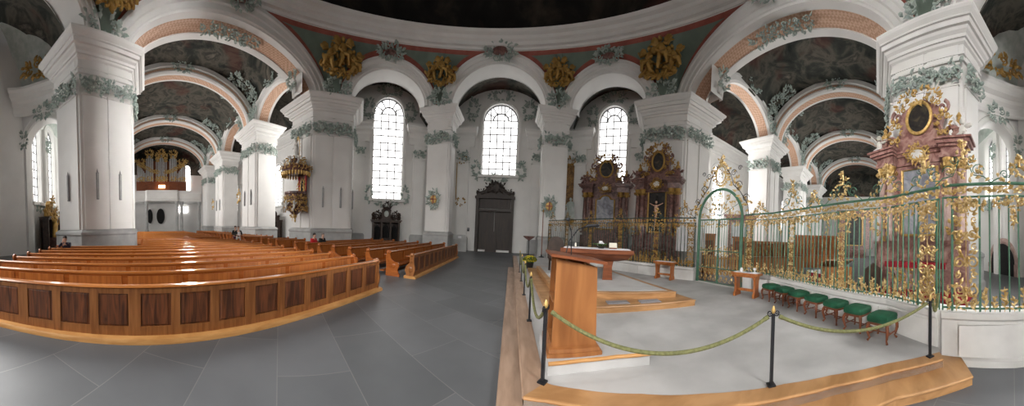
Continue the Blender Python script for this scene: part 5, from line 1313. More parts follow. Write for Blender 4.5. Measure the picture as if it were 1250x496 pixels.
# ------------------------------------------------------------------ altars
def column(mb, cap, x, y, z0, z1, r=.15):
    mb.lathe([(r * 1.35, z0), (r * 1.35, z0 + .1), (r * 1.1, z0 + .16), (r, z0 + .24), (r * 1.03, z0 + (z1 - z0) * .4), (r * .86, z1 - .42), (r * .95, z1 - .40)], (x, y, 0), 14)
    cap.lathe([(r * .9, z1 - .40), (r * 1.0, z1 - .3), (r * 1.3, z1 - .1), (r * 1.5, z1 - .04), (r * 1.5, z1)], (x, y, 0), 12)
    for i in range(10):
        a = 2 * PI * i / 10; cap.leaf((x + r * cos(a), y + r * sin(a), z1 - .36), (cos(a) * .6, sin(a) * .6, 1), (cos(a), sin(a), 0), .24, .13)
def side_altar(label, loc, rz, mar, W=3.9, H=8.0, canvas='canvas', arched=False, rich=True, redtop=False, seed=1):
    """front looks along local -y"""
    t = thing('side_altar', label, 'altar', loc, rz, None); k = W / 3.9; v = H / 8.0
    M_ = MT[mar]
    mb = MB(); mb.prism([(-1.95 * k, -1.3), (1.95 * k, -1.3), (1.95 * k, .1), (-1.95 * k, .1)], 0, .16); mb.prism([(-1.6 * k, -1.0), (1.6 * k, -1.0), (1.6 * k, .1), (-1.6 * k, .1)], .16, .32); mb.obj('altar_step', MT['redcloth' if redtop else mar], t)
    mb = MB(); mb.loft([[(a * k, -.22 + b, z) for a, b in ((-q, -p), (q, -p), (q, .3), (-q, .3))] for z, q, p in ((.32, 1.05, .5), (.4, 1.05, .5), (.5, .92, .42), (.8, .86, .36), (1.1, .98, .46), (1.2, 1.12, .56), (1.3, 1.12, .56))], True, True); mb.obj('mensa', MT['pinkmarble'] if rich else M_, t)
    g = MB(); g.mark(); rocaille(g, (0, -.66, .8), (1, 0, 0), (0, 0, 1), (0, -1, 0), 1.5 * k, .8, seed, 30, .03, 5, .2)
    for s in (-1, 1): g.mark(); rocaille(g, (s * .75 * k, -.64, .8), (1, 0, 0), (0, 0, 1), (0, -1, 0), .5, .7, seed + 1, 12, .025, 3, .16)
    g.objs('gilt_antependium', MT['gold' if rich else 'oldgold'], t)
    if redtop:
        c = MB(); c.box((0, -.25, 1.315), (2.4 * k, 1.15, .03)); c.box((0, -.82, 1.22), (2.4 * k, .02, .2)); c.obj('altar_frontal', MT['redcloth'], t)
    # retable wall with pedestals
    mb = MB()
    mb.prism([(-1.75 * k, -.25), (1.75 * k, -.25), (1.75 * k, .1), (-1.75 * k, .1)], .3, 5.4 * v)
    for s in (-1, 1):
        for x, y in ((1.18, -.42), (1.62, -.30)):
            mb.box((s * x * k, y, 1.15), (.46 * k, .5, 1.7)); mb.box((s * x * k, y, 2.06 * v), (.54 * k, .56, .12)); mb.box((s * x * k, y, .42), (.56 * k, .6, .24))
    mb.obj('retable', M_, t)
    cap = MB()
    for s in (-1, 1):
        for x, y in ((1.18, -.46), (1.62, -.34)):
            cap.mark(); c = MB(); column(c, cap, s * x * k, y, 2.12 * v, 5.15 * v, .15); c.obj('column', MT['pinkmarble' if rich else 'darkmarble'], t)
    cap.objs('gilt_capital', MT['gold' if rich else 'oldgold'], t)
    # entablature: two projecting blocks and a recessed middle
    e = MB()
    for s in (-1, 1):
        for z0, z1, d in ((5.15, 5.32, .0), (5.32, 5.52, -.04), (5.52, 5.6, .08), (5.6, 5.72, .18), (5.72, 5.80, .26)):
            e.prism(ccw([(s * (.95 - d * .5) * k, -.72 - d), (s * (1.84 + d) * k, -.58 - d), (s * (1.84 + d) * k, .1), (s * (.95 - d * .5) * k, .1)]), z0 * v, z1 * v)
    for z0, z1, d in ((5.15, 5.5, 0), (5.5, 5.62, .1), (5.62, 5.72, .18)): e.prism([(-.95 * k, -.34 - d), (.95 * k, -.34 - d), (.95 * k, .1), (-.95 * k, .1)], z0 * v, z1 * v)
    e.obj('entablature', M_, t)
    # painting
    fr = MB(); w_, z0, z1 = .72 * k, 2.35 * v, 4.95 * v
    if arched:
        out = [(-w_, z0), (w_, z0), (w_, z1 - .35)] + [(w_ * .55 * cos(PI * i / 10), z1 - .3 + .3 * sin(PI * i / 10)) for i in range(11)] + [(-w_, z1 - .35)]
    else: out = [(-w_, z0), (w_, z0), (w_, z1), (-w_, z1)]
    fr.tube([(x, -.34, z) for x, z in out + out[:1]], .065, 6)
    fr.obj('gilt_frame', MT['gold' if rich else 'oldgold'], t)
    c = MB(); c.slab(out, (0, -.31, 0), (1, 0, 0), (0, 0, 1), (0, 1, 0), .05); c.obj('altarpiece', MT[canvas], t)
    # small oval cartouche over the painting
    f = MB(); f.tube([(.30 * k * cos(2 * PI * i / 20), -.56, 5.45 * v + .22 * sin(2 * PI * i / 20)) for i in range(21)], .05, 6); rocaille(f, (0, -.55, 5.45 * v), (1, 0, 0), (0, 0, 1), (0, -1, 0), .95 * k, .75, seed + 3, 22, .03, 5, .18); f.obj('gilt_cartouche', MT['gold' if rich else 'oldgold'], t)
    f = MB(); f.X = Matrix.Translation((0, -.56, 5.45 * v)); f.ball((0, 0, 0), (.28 * k, .05, .2), 14, 6); f.obj('white_oval', MT['whitestat'], t)
    # gable with oval picture
    gb = MB(); o = [(-1.25, 0), (1.25, 0), (1.18, .45), (.92, .62), (.82, 1.0), (.92, 1.3), (.74, 1.62), (.45, 1.78), (.2, 1.98), (-.2, 1.98), (-.45, 1.78), (-.74, 1.62), (-.92, 1.3), (-.82, 1.0), (-.92, .62), (-1.18, .45)]
    gb.slab([(x * k, z * v) for x, z in o], (0, -.36, 5.72 * v), (1, 0, 0), (0, 0, 1), (0, 1, 0), .42)
    for s in (-1, 1):
        gb.scroll((s * 1.25 * k, -.3, 6.15 * v), (s, 0, 0), (0, 0, 1), .38 * k, 1.3, .10, -1.4, 8, 1, 14); gb.scroll((s * .95 * k, -.38, 7.2 * v), (s, 0, 0), (0, 0, 1), .26 * k, 1.2, .08, 1.2, 8, -1, 12)
        gb.box((s * 1.55 * k, -.3, 6.0 * v), (.34 * k, .4, .5)); gb.box((s * 1.55 * k, -.3, 6.28 * v), (.46 * k, .5, .1))
    gb.obj('gable', M_, t)
    zc = 6.95 * v
    f = MB(); f.tube([(.50 * k * cos(2 * PI * i / 28), -.42, zc + .62 * v * sin(2 * PI * i / 28)) for i in range(29)], .07, 8); f.obj('oval_frame', MT['gold' if rich else 'oldgold'], t)
    f = MB(); f.slab([(.48 * k * cos(2 * PI * i / 28), .6 * v * sin(2 * PI * i / 28)) for i in range(28)], (0, -.41, zc), (1, 0, 0), (0, 0, 1), (0, 1, 0), .05); f.obj('oval_picture', MT['canvas'], t)
    g = MB(); g.mark(); rocaille(g, (0, -.42, 7.78 * v), (1, 0, 0), (0, 0, 1), (0, -1, 0), 1.5 * k, .6, seed + 5, 34, .04, 5, .22)
    for s in (-1, 1):
        g.mark(); rocaille(g, (s * 1.0 * k, -.45, 6.5 * v), (1, 0, 0), (0, 0, 1), (0, -1, 0), .55, 1.2, seed + 6, 22, .03, 4, .2); g.mark(); rocaille(g, (s * .72 * k, -.44, 7.55 * v), (1, 0, 0), (0, 0, 1), (0, -1, 0), .5, .5, seed + 7, 14, .03, 3, .18)
        g.mark(); g.lathe([(.04, 0), (.14, .08), (.17, .22), (.08, .34), (.06, .42), (.1, .48), (.02, .62)], (s * 1.55 * k, -.3, 6.33 * v), 10)
        g.mark(); rocaille(g, (s * 1.45 * k, -.62, 2.5 * v), (1, 0, 0), (0, 0, 1), (0, -1, 0), .5, .8, seed + 9, 14, .03, 3, .2)
    g.objs('gilt_ornament', MT['gold' if rich else 'oldgold'], t)
    p = MB()
    for s, x, z in ((-1, 1.72, 5.82), (1, 1.72, 5.82), (-1, .62, 7.5), (1, .62, 7.5)): p.mark(); putto(p, (s * x * k, -.5, z * v), 1.0 * k if z < 6 else .75 * k, seed + int(x * 10))
    p.objs('angel', MT['whitestat' if rich else 'darkmarble'], t)
    cn = MB()
    for x in (-.75, -.5, .5, .75): cn.mark(); cn.lathe([(.08, 1.3), (.08, 1.34), (.03, 1.4), (.025, 1.75), (.05, 1.8), (.02, 1.82), (.02, 2.15), (.004, 2.18)], (x * k, -.1, 0), 8)
    cn.mark(); cn.lathe([(.1, 1.3), (.04, 1.4), (.03, 1.7), (.012, 1.72), (.012, 2.4)], (0, -.1, 0), 8); cn.box((0, -.1, 2.15), (.32, .025, .03)); cn.objs('candlestick', MT['gold' if rich else 'oldgold'], t)
    return t
def facing(n): return atan2(n[0], -n[1])          # rz that turns local -y to n
nse = (-.83, .55)
side_altar('large red marble altar with much gilding and white angels beyond the stools', (9.15, -1.75, 0), facing(nse), 'marble', 4.0, 8.0, 'greycanvas', False, True, True, 3)
side_altar('red marble altar with a crucifix painting against the pier beside the arched gate', (9.05, 12.55, 0), facing((-.83, -.55)), 'darkmarble', 3.3, 8.0, 'canvas', False, False, False, 5)
side_altar('red marble altar with an arch-topped painting, its gable cutting into the window', (7.75, 18.35, 0), facing((-.6, -.8)), 'darkmarble', 4.3, 8.7, 'greycanvas', True, False, False, 8)
# crucifix on the painting's place: pale figure in front of the dark canvas
t = thing('crucifix', 'pale carved figure on a dark cross over the altar beside the gate', 'crucifix', (8.68, 12.3, 2.35), facing((-.83, -.55)))
mb = MB(); mb.box((0, .05, 1.2), (.1, .06, 2.3)); mb.box((0, .05, 1.85), (1.0, .06, .1)); mb.obj('cross', MT['dark'], t)
mb = MB(); mb.tube([(0, -.02, 1.75), (.0, -.05, 1.5), (.02, -.04, 1.25), (.03, -.08, .9), (.0, -.04, .45)], [.10, .12, .09, .07, .04], 8); mb.ball((.03, -.08, 1.92), (.075, .08, .1))
for s in (-1, 1): mb.tube([(s * .08, -.02, 1.7), (s * .26, -.02, 1.78), (s * .46, 0, 1.88)], [.05, .04, .03], 6)
mb.obj('corpus', MT['skin'], t)

# statue on a bracket between the marble altars and the slim pillar
def statue(loc, rz, s, m, label, name='statue', base=True):
    t = thing(name, label, 'statue', loc, rz)
    mb = MB(); mb.lathe([(.34, .0), (.36, .1), (.30, .3), (.33, .6), (.30, .9), (.24, 1.15), (.28, 1.35), (.22, 1.5), (.08, 1.56)], (0, 0, 0), 14, 1, .8); mb.ball((0, -.02, 1.72), (.12, .13, .16), 10, 7)
    for q in (-1, 1): mb.tube([(q * .24, 0, 1.42), (q * .36, -.12, 1.15), (q * .18, -.28, 1.2 + .12 * q)], [.09, .075, .05], 7)
    for i in range(7):
        a = i * .9; mb.tube([(.26 * cos(a), .22 * sin(a), 1.2), (.33 * cos(a + .2), .28 * sin(a + .2), .6), (.36 * cos(a + .1), .3 * sin(a + .1), .05)], [.03, .06, .07], 6)
    mb.v = [tuple(c * s for c in v) for v in mb.v]; mb.obj('figure', MT[m], t)
    if base: b = MB(); b.lathe([(.42 * s, -.12 * s), (.45 * s, 0), (.2 * s, .0)], (0, 0, 0), 12); b.lathe([(.05 * s, -.55 * s), (.3 * s, -.25 * s), (.42 * s, -.12 * s)], (0, 0, 0), 12); b.obj('console', MT['oldgold'], t)
    return t
statue((5.0, 19.75, 3.3), -.7, 1.0, 'stuccolight', 'pale standing saint on a console between slim pillar and marble altar')

# ------------------------------------------------------------------ pulpit on the nave side of the north-west pier
t = thing('pulpit', 'carved and gilded pulpit with canopy and white statue on the nave face of the pier', 'pulpit', (-14.15, 10.62, .12), -.25); t.scale = (.80, .80, .945)
oct_ = lambda r, n=10, sy=.95: [(r * cos(2 * PI * (i + .5) / n), sy * r * sin(2 * PI * (i + .5) / n)) for i in range(n)]
mb = MB(); mb.loft([[(x, y, z) for x, y in oct_(r)] for z, r in ((2.75, .25), (3.0, .6), (3.25, .95), (3.4, 1.05), (3.5, .95), (4.25, 1.0), (4.35, 1.12), (4.5, 1.12), (4.5, .9))], True, True); mb.obj('basket', MT['darkmarble'], t)
g = MB()
for i in range(10):
    a = 2 * PI * i / 10; n = (cos(a), .95 * sin(a), 0); rocaille(g, (.97 * n[0], .97 * n[1], 3.87), (-n[1], n[0], 0), (0, 0, 1), n, .55, .65, i, 16, .03, 4, .2)
    rocaille(g, (1.05 * cos(a), 1.0 * sin(a), 3.2), (-n[1], n[0], 0), (0, 0, 1), n, .5, .35, i, 10, .03, 3, .2)
g.lathe([(.02, 2.1), (.1, 2.25), (.06, 2.4), (.16, 2.55), (.2, 2.75)], (0, 0, 0), 10); rocaille(g, (0, -.2, 2.7), (1, 0, 0), (0, 0, 1), (0, -1, 0), 1.0, .5, 4, 18, .03, 4, .22)
g.obj('gilt_relief', MT['gold'], t)
p = MB()
for a in (-2.6, -1.9, -1.2, -.5): p.mark(); putto(p, (1.2 * cos(a), 1.15 * sin(a), 3.05), .95, int(a * 10))
p.objs('white_angel', MT['whitestat'], t)
mb = MB(); mb.slab([(-.55, 4.4), (.55, 4.4), (.62, 5.9), (-.62, 5.9)], (0, .78, 0), (1, 0, 0), (0, 0, 1), (0, 1, 0), .12); mb.obj('back_board', MT['darkmarble'], t)
mb = MB()
for s in (-1, 1): mb.mark().loft([[(s * (.55 + q), .72 - .1 * q, z) for q in (0, .14, .28, .42)] for z in (4.6, 5.2, 5.9)], False)
mb.objs('red_drapery', MT['redcloth'], t)
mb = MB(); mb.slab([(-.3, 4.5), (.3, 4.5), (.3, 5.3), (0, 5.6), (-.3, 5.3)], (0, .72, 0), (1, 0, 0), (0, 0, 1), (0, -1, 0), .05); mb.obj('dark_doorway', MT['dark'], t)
g = MB(); g.tube([(-.34, .68, 4.5), (-.34, .68, 5.3), (0, .68, 5.66), (.34, .68, 5.3), (.34, .68, 4.5)], .05, 6)
for s in (-1, 1): rocaille(g, (s * .7, .66, 5.0), (1, 0, 0), (0, 0, 1), (0, -1, 0), .35, .9, 3, 14, .03, 3, .2)
g.obj('gilt_door_frame', MT['gold'], t)
mb = MB(); mb.loft([[(x, y, z) for x, y in oct_(r)] for z, r in ((5.95, 1.15), (6.0, 1.3), (6.2, 1.35), (6.3, 1.45), (6.42, 1.5), (6.5, 1.2), (6.7, .8), (7.05, .5), (7.1, .5))], True, True); mb.obj('canopy', MT['darkmarble'], t)
g = MB()
for i in range(30):
    a = 2 * PI * i / 30; g.lathe([(.02, -.32), (.1, -.2), (.11, .02)], (1.34 * cos(a), 1.28 * sin(a), 6.0), 6)
for i in range(10):
    a = 2 * PI * i / 10; n = (cos(a), sin(a), 0); rocaille(g, (1.45 * n[0], 1.38 * n[1], 6.32), (-n[1], n[0], 0), (0, 0, 1), n, .8, .3, i, 12, .03, 3, .18)
    g.scroll((.85 * n[0], .8 * n[1], 6.85), n, (0, 0, 1), .32, 1.3, .05, 1.0, 6)
g.tube([(.0 + .36 * cos(a), .2, 7.95 + .75 * sin(a)) for a in [PI * 2 * i / 16 for i in range(17)]], .03, 5)
for i in range(22):
    a = 2 * PI * i / 22; g.leaf((.34 * cos(a), .2, 7.95 + .72 * sin(a)), (cos(a), 0, sin(a)), (0, -1, 0), .26, .1)
g.obj('gilt_fringe', MT['gold'], t)
p = MB()
for a in (-2.9, -2.2, -.9, -.2): p.mark(); putto(p, (1.15 * cos(a), 1.1 * sin(a), 6.5), .9, int(a * 9))
p.objs('white_angel', MT['whitestat'], t)
sm = MB(); sm.lathe([(.3, 7.1), (.34, 7.3), (.28, 7.7), (.3, 8.0), (.2, 8.3), (.1, 8.36)], (0, 0, 0), 12, 1, .8); sm.ball((0, -.02, 8.5), (.12, .13, .15), 10, 7)
for q in (-1, 1): sm.tube([(q * .2, 0, 8.22), (q * .34, -.12, 8.0), (q * .16, -.26, 8.05 + .14 * q)], [.08, .07, .04], 7)
sm.obj('statue', MT['whitestat'], t)

# ------------------------------------------------------------------ confessionals and side altars along the walls
def confessional(loc, rz, W, H, label, name='confessional', m='darkwood', gold=False):
    t = thing(name, label, 'confessional' if name == 'confessional' else 'altar', loc, rz); k = W / 2.6; v = H / 3.9
    mb = MB(); mb.prism([(-1.3 * k, -.75), (1.3 * k, -.75), (1.3 * k, 0), (-1.3 * k, 0)], 0, .18)
    for x, w in ((-1.2, .18), (-.42, .18), (.42, .18), (1.2, .18)): mb.box((x * k, -.5, 1.25 * v), (w * k, .5, 2.2 * v))
    mb.prism([(-1.3 * k, -.1), (1.3 * k, -.1), (1.3 * k, 0), (-1.3 * k, 0)], .1, 2.5 * v)
    mb.prism([(-1.38 * k, -.8), (1.38 * k, -.8), (1.38 * k, 0), (-1.38 * k, 0)], 2.3 * v, 2.42 * v); mb.prism([(-1.45 * k, -.88), (1.45 * k, -.88), (1.45 * k, 0), (-1.45 * k, 0)], 2.42 * v, 2.52 * v)
    mb.obj('case', MT[m], t)
    mb = MB()
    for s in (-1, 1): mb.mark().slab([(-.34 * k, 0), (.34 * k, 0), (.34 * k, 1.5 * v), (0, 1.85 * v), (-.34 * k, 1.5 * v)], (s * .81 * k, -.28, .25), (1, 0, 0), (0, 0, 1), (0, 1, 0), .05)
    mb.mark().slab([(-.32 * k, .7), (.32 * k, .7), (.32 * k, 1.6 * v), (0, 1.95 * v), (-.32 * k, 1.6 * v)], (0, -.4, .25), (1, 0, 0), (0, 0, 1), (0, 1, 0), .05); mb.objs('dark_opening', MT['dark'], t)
    mb = MB(); mb.box((0, -.58, .55), (.7 * k, .08, .75)); mb.obj('half_door', MT[m], t)
    mb = MB(); o = [(-.75, 0), (.75, 0), (.62, .4), (.42, .55), (.45, .9), (.2, 1.15), (0, 1.2), (-.2, 1.15), (-.45, .9), (-.42, .55), (-.62, .4)]
    mb.slab([(x * k, z * v) for x, z in o], (0, -.6, 2.5 * v), (1, 0, 0), (0, 0, 1), (0, 1, 0), .35)
    for s in (-1, 1): mb.scroll((s * .95 * k, -.6, 2.78 * v), (s, 0, 0), (0, 0, 1), .28 * k, 1.4, .07, 0, 7); mb.lathe([(.06, 0), (.16, .1), (.1, .3), (.18, .5), (.03, .7)], (s * 1.22 * k, -.5, 2.5 * v), 8)
    rocaille(mb, (0, -.62, 3.7 * v), (1, 0, 0), (0, 0, 1), (0, -1, 0), .8 * k, .6, 4, 20, .04, 4, .22)
    for s in (-1, 1): rocaille(mb, (s * .85 * k, -.66, 2.9 * v), (1, 0, 0), (0, 0, 1), (0, -1, 0), .8 * k, .7, 5, 18, .04, 4, .22)
    mb.obj('carved_gable', MT[m if not gold else 'oldgold'], t)
    if gold:
        st_ = MB(); st_.lathe([(.3, 1.1), (.34, 1.25), (.26, 1.6), (.3, 2.0), (.22, 2.4), (.08, 2.5)], (0, -.85, 0), 12, 1, .8); st_.ball((0, -.87, 2.66), (.13, .13, .16))
        for q in (-1, 1): st_.tube([(q * .22, -.85, 2.35), (q * .4, -1.0, 2.1), (q * .3, -1.12, 2.5)], [.09, .08, .05], 7); st_.leaf((q * .1, -.75, 2.3), (q, .2, .8), (0, -1, 0), .8, .4)
        st_.obj('gilded_statue', MT['oldgold'], t); st_ = MB(); st_.box((0, -.85, .55), (.8, .7, 1.1)); st_.obj('pedestal', MT['darkmarble'], t)
    mb = MB(); mb.ball((0, -.62, 3.05 * v), (.22 * k, .06, .28 * v), 12, 6); mb.obj('oval_medallion', MT['stuccolight' if not gold else 'canvas'], t)
    return t
o1 = Vector(nA) + Vector(u1) * 4.7 + Vector((.6, -.8)) * .18
confessional((o1.x, o1.y, 0), facing((.6, -.8)), 2.5, 4.0, 'dark carved confessional with pale oval under the tallest rotunda window')
confessional((-26.9, 17.1, 0), facing((0, -1)), 2.6, 4.0, 'dark carved confessional under the aisle window between the pulpit and the nave pier')
confessional((-17.1, -7.75, 0), facing((0, 1)), 2.0, 4.2, 'brown and gilded aisle altar with statue, the one nearer the picture edge', 'aisle_altar', 'darkwood', True)
confessional((-20.4, -7.75, 0), facing((0, 1)), 2.2, 4.2, 'brown and gilded aisle altar with statue, the one nearer the white pier', 'aisle_altar', 'darkwood', True)


# ------------------------------------------------------------------ painted cartouches on the slim pillars
def cartouche(x, y, z, s, label):
    t = thing('painted_cartouche', label, 'cartouche', (x, y, z), 0, 'painted cartouches on the slim pillars')
    g = MB(); rocaille(g, (0, -.03, 0), (1, 0, 0), (0, 0, 1), (0, -1, 0), 1.0 * s, 1.5 * s, 3, 46, .035, 5, .24); g.obj('stucco_rim', MT['stucco'], t)
    f = MB(); f.ball((0, -.04, 0), (.28 * s, .09, .38 * s), 14, 7); f.obj('gilt_shield', MT['gold'], t)
    c = MB(); c.box((0, -.13, 0), (.09 * s, .03, .62 * s)); c.box((0, -.13, .02), (.46 * s, .03, .09 * s)); c.obj('red_cross', MT['red'], t)
cartouche(-6.15, 17.50, 4.25, 1.0, 'green stucco cartouche with gold shield on the slim pillar between pews and dark door')
cartouche(2.75, 17.50, 4.0, 1.0, 'green stucco cartouche with gold shield on the slim pillar above the wooden pole')

# ------------------------------------------------------------------ slim loudspeakers on the pier faces
def speaker(p, n, z, label):
    n = Vector((*n, 0)).normalized(); t = thing('column_loudspeaker', label, 'loudspeaker', (p[0], p[1], z), facing((n.x, n.y)), 'slim grey column loudspeakers on the piers')
    MB().box((0, -.06, .7), (.12, .1, 1.4)).obj('case', MT['greymetal'], t); MB().box((0, -.115, .7), (.085, .012, 1.3)).obj('grille_cloth', MT['plinth'], t); MB().lathe([(.03, 1.4), (.05, 1.45), (.004, 1.6)], (0, -.06, 0), 6).obj('spike', MT['greymetal'], t)
def on_face(a, b, f, off=.1):
    a, b = Vector(a), Vector(b); t = (b - a).normalized(); n = Vector((t.y, -t.x)); c = a.lerp(b, f)
    if n.dot(Vector((CX, CY)) - c) < 0: n = -n
    return tuple(c + n * off), tuple(n)
for key_, f, lab in (('SW', .27, 'slim grey loudspeaker on the white pier behind the near pews, the one nearer the nave'), ('SW', .72, 'slim grey loudspeaker on the white pier behind the near pews, middle one of three'),
                     ('NW', .27, 'slim grey loudspeaker on the pulpit pier, the one nearer the pulpit'), ('NW', .73, 'slim grey loudspeaker on the pulpit pier, middle one of three')):
    q, n = on_face(PW[key_]['A'], PW[key_]['B'], f); speaker(q, n, 3.3, lab)
q, n = on_face(PW['SW']['B'], PW['SW']['B2'], .45); speaker(q, n, 3.3, 'slim grey loudspeaker on the turned side of the white pier behind the near pews')
q, n = on_face(PW['NW']['B'], PW['NW']['B2'], .3); speaker(q, n, 3.3, 'slim grey loudspeaker on the turned side of the pulpit pier, towards the tall window')
for i, (p, q) in enumerate(((-20.3, -23.6), (-30.2, -33.4))):
    for f in (.27, .73):
        speaker((p + (q - p) * f, 10.4), (0, -1), 3.9, 'slim grey loudspeaker on the %s nave pier, the one %s the organ' % (('first', 'second')[i], 'farther from' if f < .5 else 'nearer'))
# wall shields on the nave piers
for i, (x, lab) in enumerate(((-24.2, 'small gilt consecration shield on the first nave pier'), (-34.2, 'small gilt consecration shield on the second nave pier'))):
    t = thing('wall_shield', lab, 'shield', (x, 10.42, 5.0)); g = MB(); rocaille(g, (0, -.02, 0), (1, 0, 0), (0, 0, 1), (0, -1, 0), .9, 1.5, 4 + i, 22, .04, 4, .26); g.obj('gilt_rim', MT['gold'], t); MB().ball((0, -.06, 0), (.22, .07, .3), 12, 6).obj('shield_face', MT['whitestat'], t)

# ------------------------------------------------------------------ organ
t = thing('pipe_organ', 'great organ with silver pipes and gilded carving on the west gallery', 'organ', (-44.2, 3.3, 8.06))
mb = MB(); mb.box((-.6, 0, 1.0), (1.6, 9.4, 2.0)); mb.box((-.9, 0, 3.6), (1.0, 9.2, 4.6))
for y in (-4.5, -3.0, -1.45, 1.45, 3.0, 4.5): mb.box((.2, y, 2.6), (.18, .16, 4.4))
mb.obj('case', MT['redwood'], t)
towers = [(-3.75, 3.3, 7), (-2.2, 4.9, 6), (-.75, 4.3, 3), (0, 5.0, 5), (.75, 4.3, 3), (2.2, 4.9, 6), (3.75, 3.3, 7)]
g = MB(); cp = MB()
for y, h, n in towers:
    w = {7: 1.35, 6: 1.2, 3: .45, 5: .85}[n]
    for i in range(n):
        f = (i - (n - 1) / 2) / max(1, (n - 1) / 2); yy = y + f * w * .5
        top = h * (1 - .12 * abs(f)) if n in (5, 6, 3) else h * (.8 + .28 * (-f if y < 0 else f))
        p = MB(); r_ = w / n * .46; z0 = 1.9; p.lathe([(.03, z0), (r_, z0 + .5), (r_, z0 + .52), (r_, z0 + top - .1), (r_ * .5, z0 + top - .08)], (.28 + .22 * (1 - f * f), yy, 0), 10); p.obj('organ_pipe', MT['pipe'], t)
    zt = 1.9 + h
    cp.mark().loft([[(.25 + a * .5, y + b * w * .62, z) for a, b in ((-1, -1), (1, -1), (1, 1), (-1, 1))] for z in (zt, zt + .22)], True, True)
    rocaille(g, (.7, y, zt + .3), (0, 1, 0), (0, 0, 1), (1, 0, 0), w * 1.2, .8, int(y * 5), 26, .05, 4, .34); rocaille(g, (.72, y, zt - .35), (0, 1, 0), (0, 0, 1), (1, 0, 0), w, .6, int(y * 7), 20, .05, 4, .3); rocaille(g, (.72, y, 2.35), (0, 1, 0), (0, 0, 1), (1, 0, 0), w, .7, int(y * 9), 18, .05, 4, .3)
for s in (-1, 1):
    for i in range(12):
        f = i / 11; y = s * (4.6 - 3.9 * f); z = 5.6 - 2.0 * sin(PI * .5 * f) + .0; rocaille(g, (.75, y, z), (0, 1, 0), (0, 0, 1), (1, 0, 0), .6, .5, i, 9, .04, 3, .26)
cp.objs('tower_cap', MT['darkwood'], t); g.obj('gilt_carving', MT['gold'], t)
mb = MB(); mb.box((.9, 0, .9), (.3, 1.2, .5)); mb.obj('lit_console', MT['lamp'], t)

# ------------------------------------------------------------------ behind the grille: stalls, screen, panels
def stall(loc, rz, L, label, H=2.1, m='orangewood'):
    t = thing('choir_stall', label, 'choir stall', loc, rz, 'carved choir stalls behind the grille')
    mb = MB(); mb.box((0, .4, H / 2), (L, .1, H)); mb.box((0, .3, H + .08), (L + .2, .4, .16)); k = max(2, int(L / .9))
    for i in range(k + 1): mb.box((-L / 2 + L * i / k, .28, H / 2), (.09, .2, H))
    mb.obj('high_back', MT[m], t)
    mb = MB(); mb.box((0, -.1, .22), (L, .6, .44))
    for i in range(k + 1): mb.slab([(-.35, .4), (.3, .4), (.3, 1.05), (.1, 1.05), (-.1, .8), (-.35, .7)], (-L / 2 + L * i / k - .03, 0, 0), (0, 1, 0), (0, 0, 1), (1, 0, 0), .06)
    mb.obj('seat_row', MT['redwood'], t)
    mb = MB(); mb.box((0, -.95, .5), (L, .08, 1.0)); mb.box((0, -.95, 1.03), (L + .1, .34, .06))
    for i in range(k): mb.box((-L / 2 + L * (i + .5) / k, -1.0, .52), (L / k * .7, .04, .6))
    mb.obj('front_desk', MT[m], t); g = MB()
    for i in range(k): g.mark(); rocaille(g, (-L / 2 + L * (i + .5) / k, .2, H * .72), (1, 0, 0), (0, 0, 1), (0, -1, 0), .5, .6, i, 12, .025, 3, .16)
    g.objs('gilt_carving', MT['oldgold'], t)
    return t
stall((14.6, 7.3, 0), facing((-.55, -.84)), 4.6, 'carved light brown choir stalls with high backs seen through the grille behind the benches', 1.9, 'orangewood')
stall((20.0, 5.2, 0), facing((-.9, -.3)), 4.2, 'carved choir stalls farther back in the choir', 2.6, 'cherryv')
t = thing('slatted_screen', 'low light wooden slatted screen seen through the gate', 'screen', (9.0, 6.9, 0), facing((-.8, -.6)))
for i in range(13): MB().prism([(-.95 + .15 * i, -.02), (-.85 + .15 * i, -.02), (-.85 + .15 * i, .02), (-.95 + .15 * i, .02)], .3, 1.22 + .1 * (i in (0, 12))).obj('slat', MT['oak'], t)
mb = MB(); mb.box((-.05, .04, .5), (1.9, .04, .09)); mb.box((-.05, .04, 1.1), (1.9, .04, .09)); 
for x in (-.92, .85): mb.box((x, .05, .6), (.09, .09, 1.2))
mb.obj('rail', MT['oak'], t)
for k, (x, y, w, h, lab) in enumerate(((10.6, 9.4, .75, 2.3, 'brown wooden panel door seen through the gate leaf towards the marble altars'), (10.9, 7.3, .8, 2.15, 'brown wooden panel door seen through the gate leaf towards the stools'))):
    t = thing('wooden_cabinet', lab, 'cabinet', (x, y, 0), facing((-.8, -.6)))
    MB().box((0, .25, h / 2), (w, .5, h)).obj('body', MT['cherryv'], t); MB().box((0, .2, h + .04), (w + .12, .66, .08)).obj('cornice', MT['cherryv'], t)
    for z, q in ((.6, .8), (1.55, .85)): MB().box((0, -.015, z), (w * .7, .03, q)).obj('door_panel', MT['redwood'], t)
t = thing('ribbed_screen', 'white vertically ribbed screen behind the grille just short of the gate', 'screen', (8.6, 8.9, 0), facing((-.78, -.62)))
mb = MB()
for i in range(13): mb.box((-.72 + .12 * i, 0 if i % 2 else .05, 1.95), (.10, .06, 1.25))
mb.obj('ribbed_panel', MT['paper'], t); mb = MB()
for s in (-.7, .7): mb.mark().box((s, .08, .9), (.06, .06, 1.8)); mb.box((s, .08, .03), (.08, .5, .06))
mb.objs('stand', MT['darkwood'], t)
t = thing('prayer_desk', 'brown wooden kneeling desk behind the grille before the large red altar', 'desk', (7.3, 1.3, .0), 2.2)
mb = MB(); mb.box((0, 0, .62), (.85, .5, 1.24)); mb.slab([(-.48, 0), (.48, 0), (.48, .62), (-.48, .62)], (0, -.32, 1.22), (1, 0, 0), (0, .93, .36), (0, -.36, .93), .04); mb.obj('body', MT['orangewood'], t)
mb = MB(); mb.box((0, -.26, .6), (.6, .03, .8)); mb.obj('front_panel', MT['cherryv'], t)
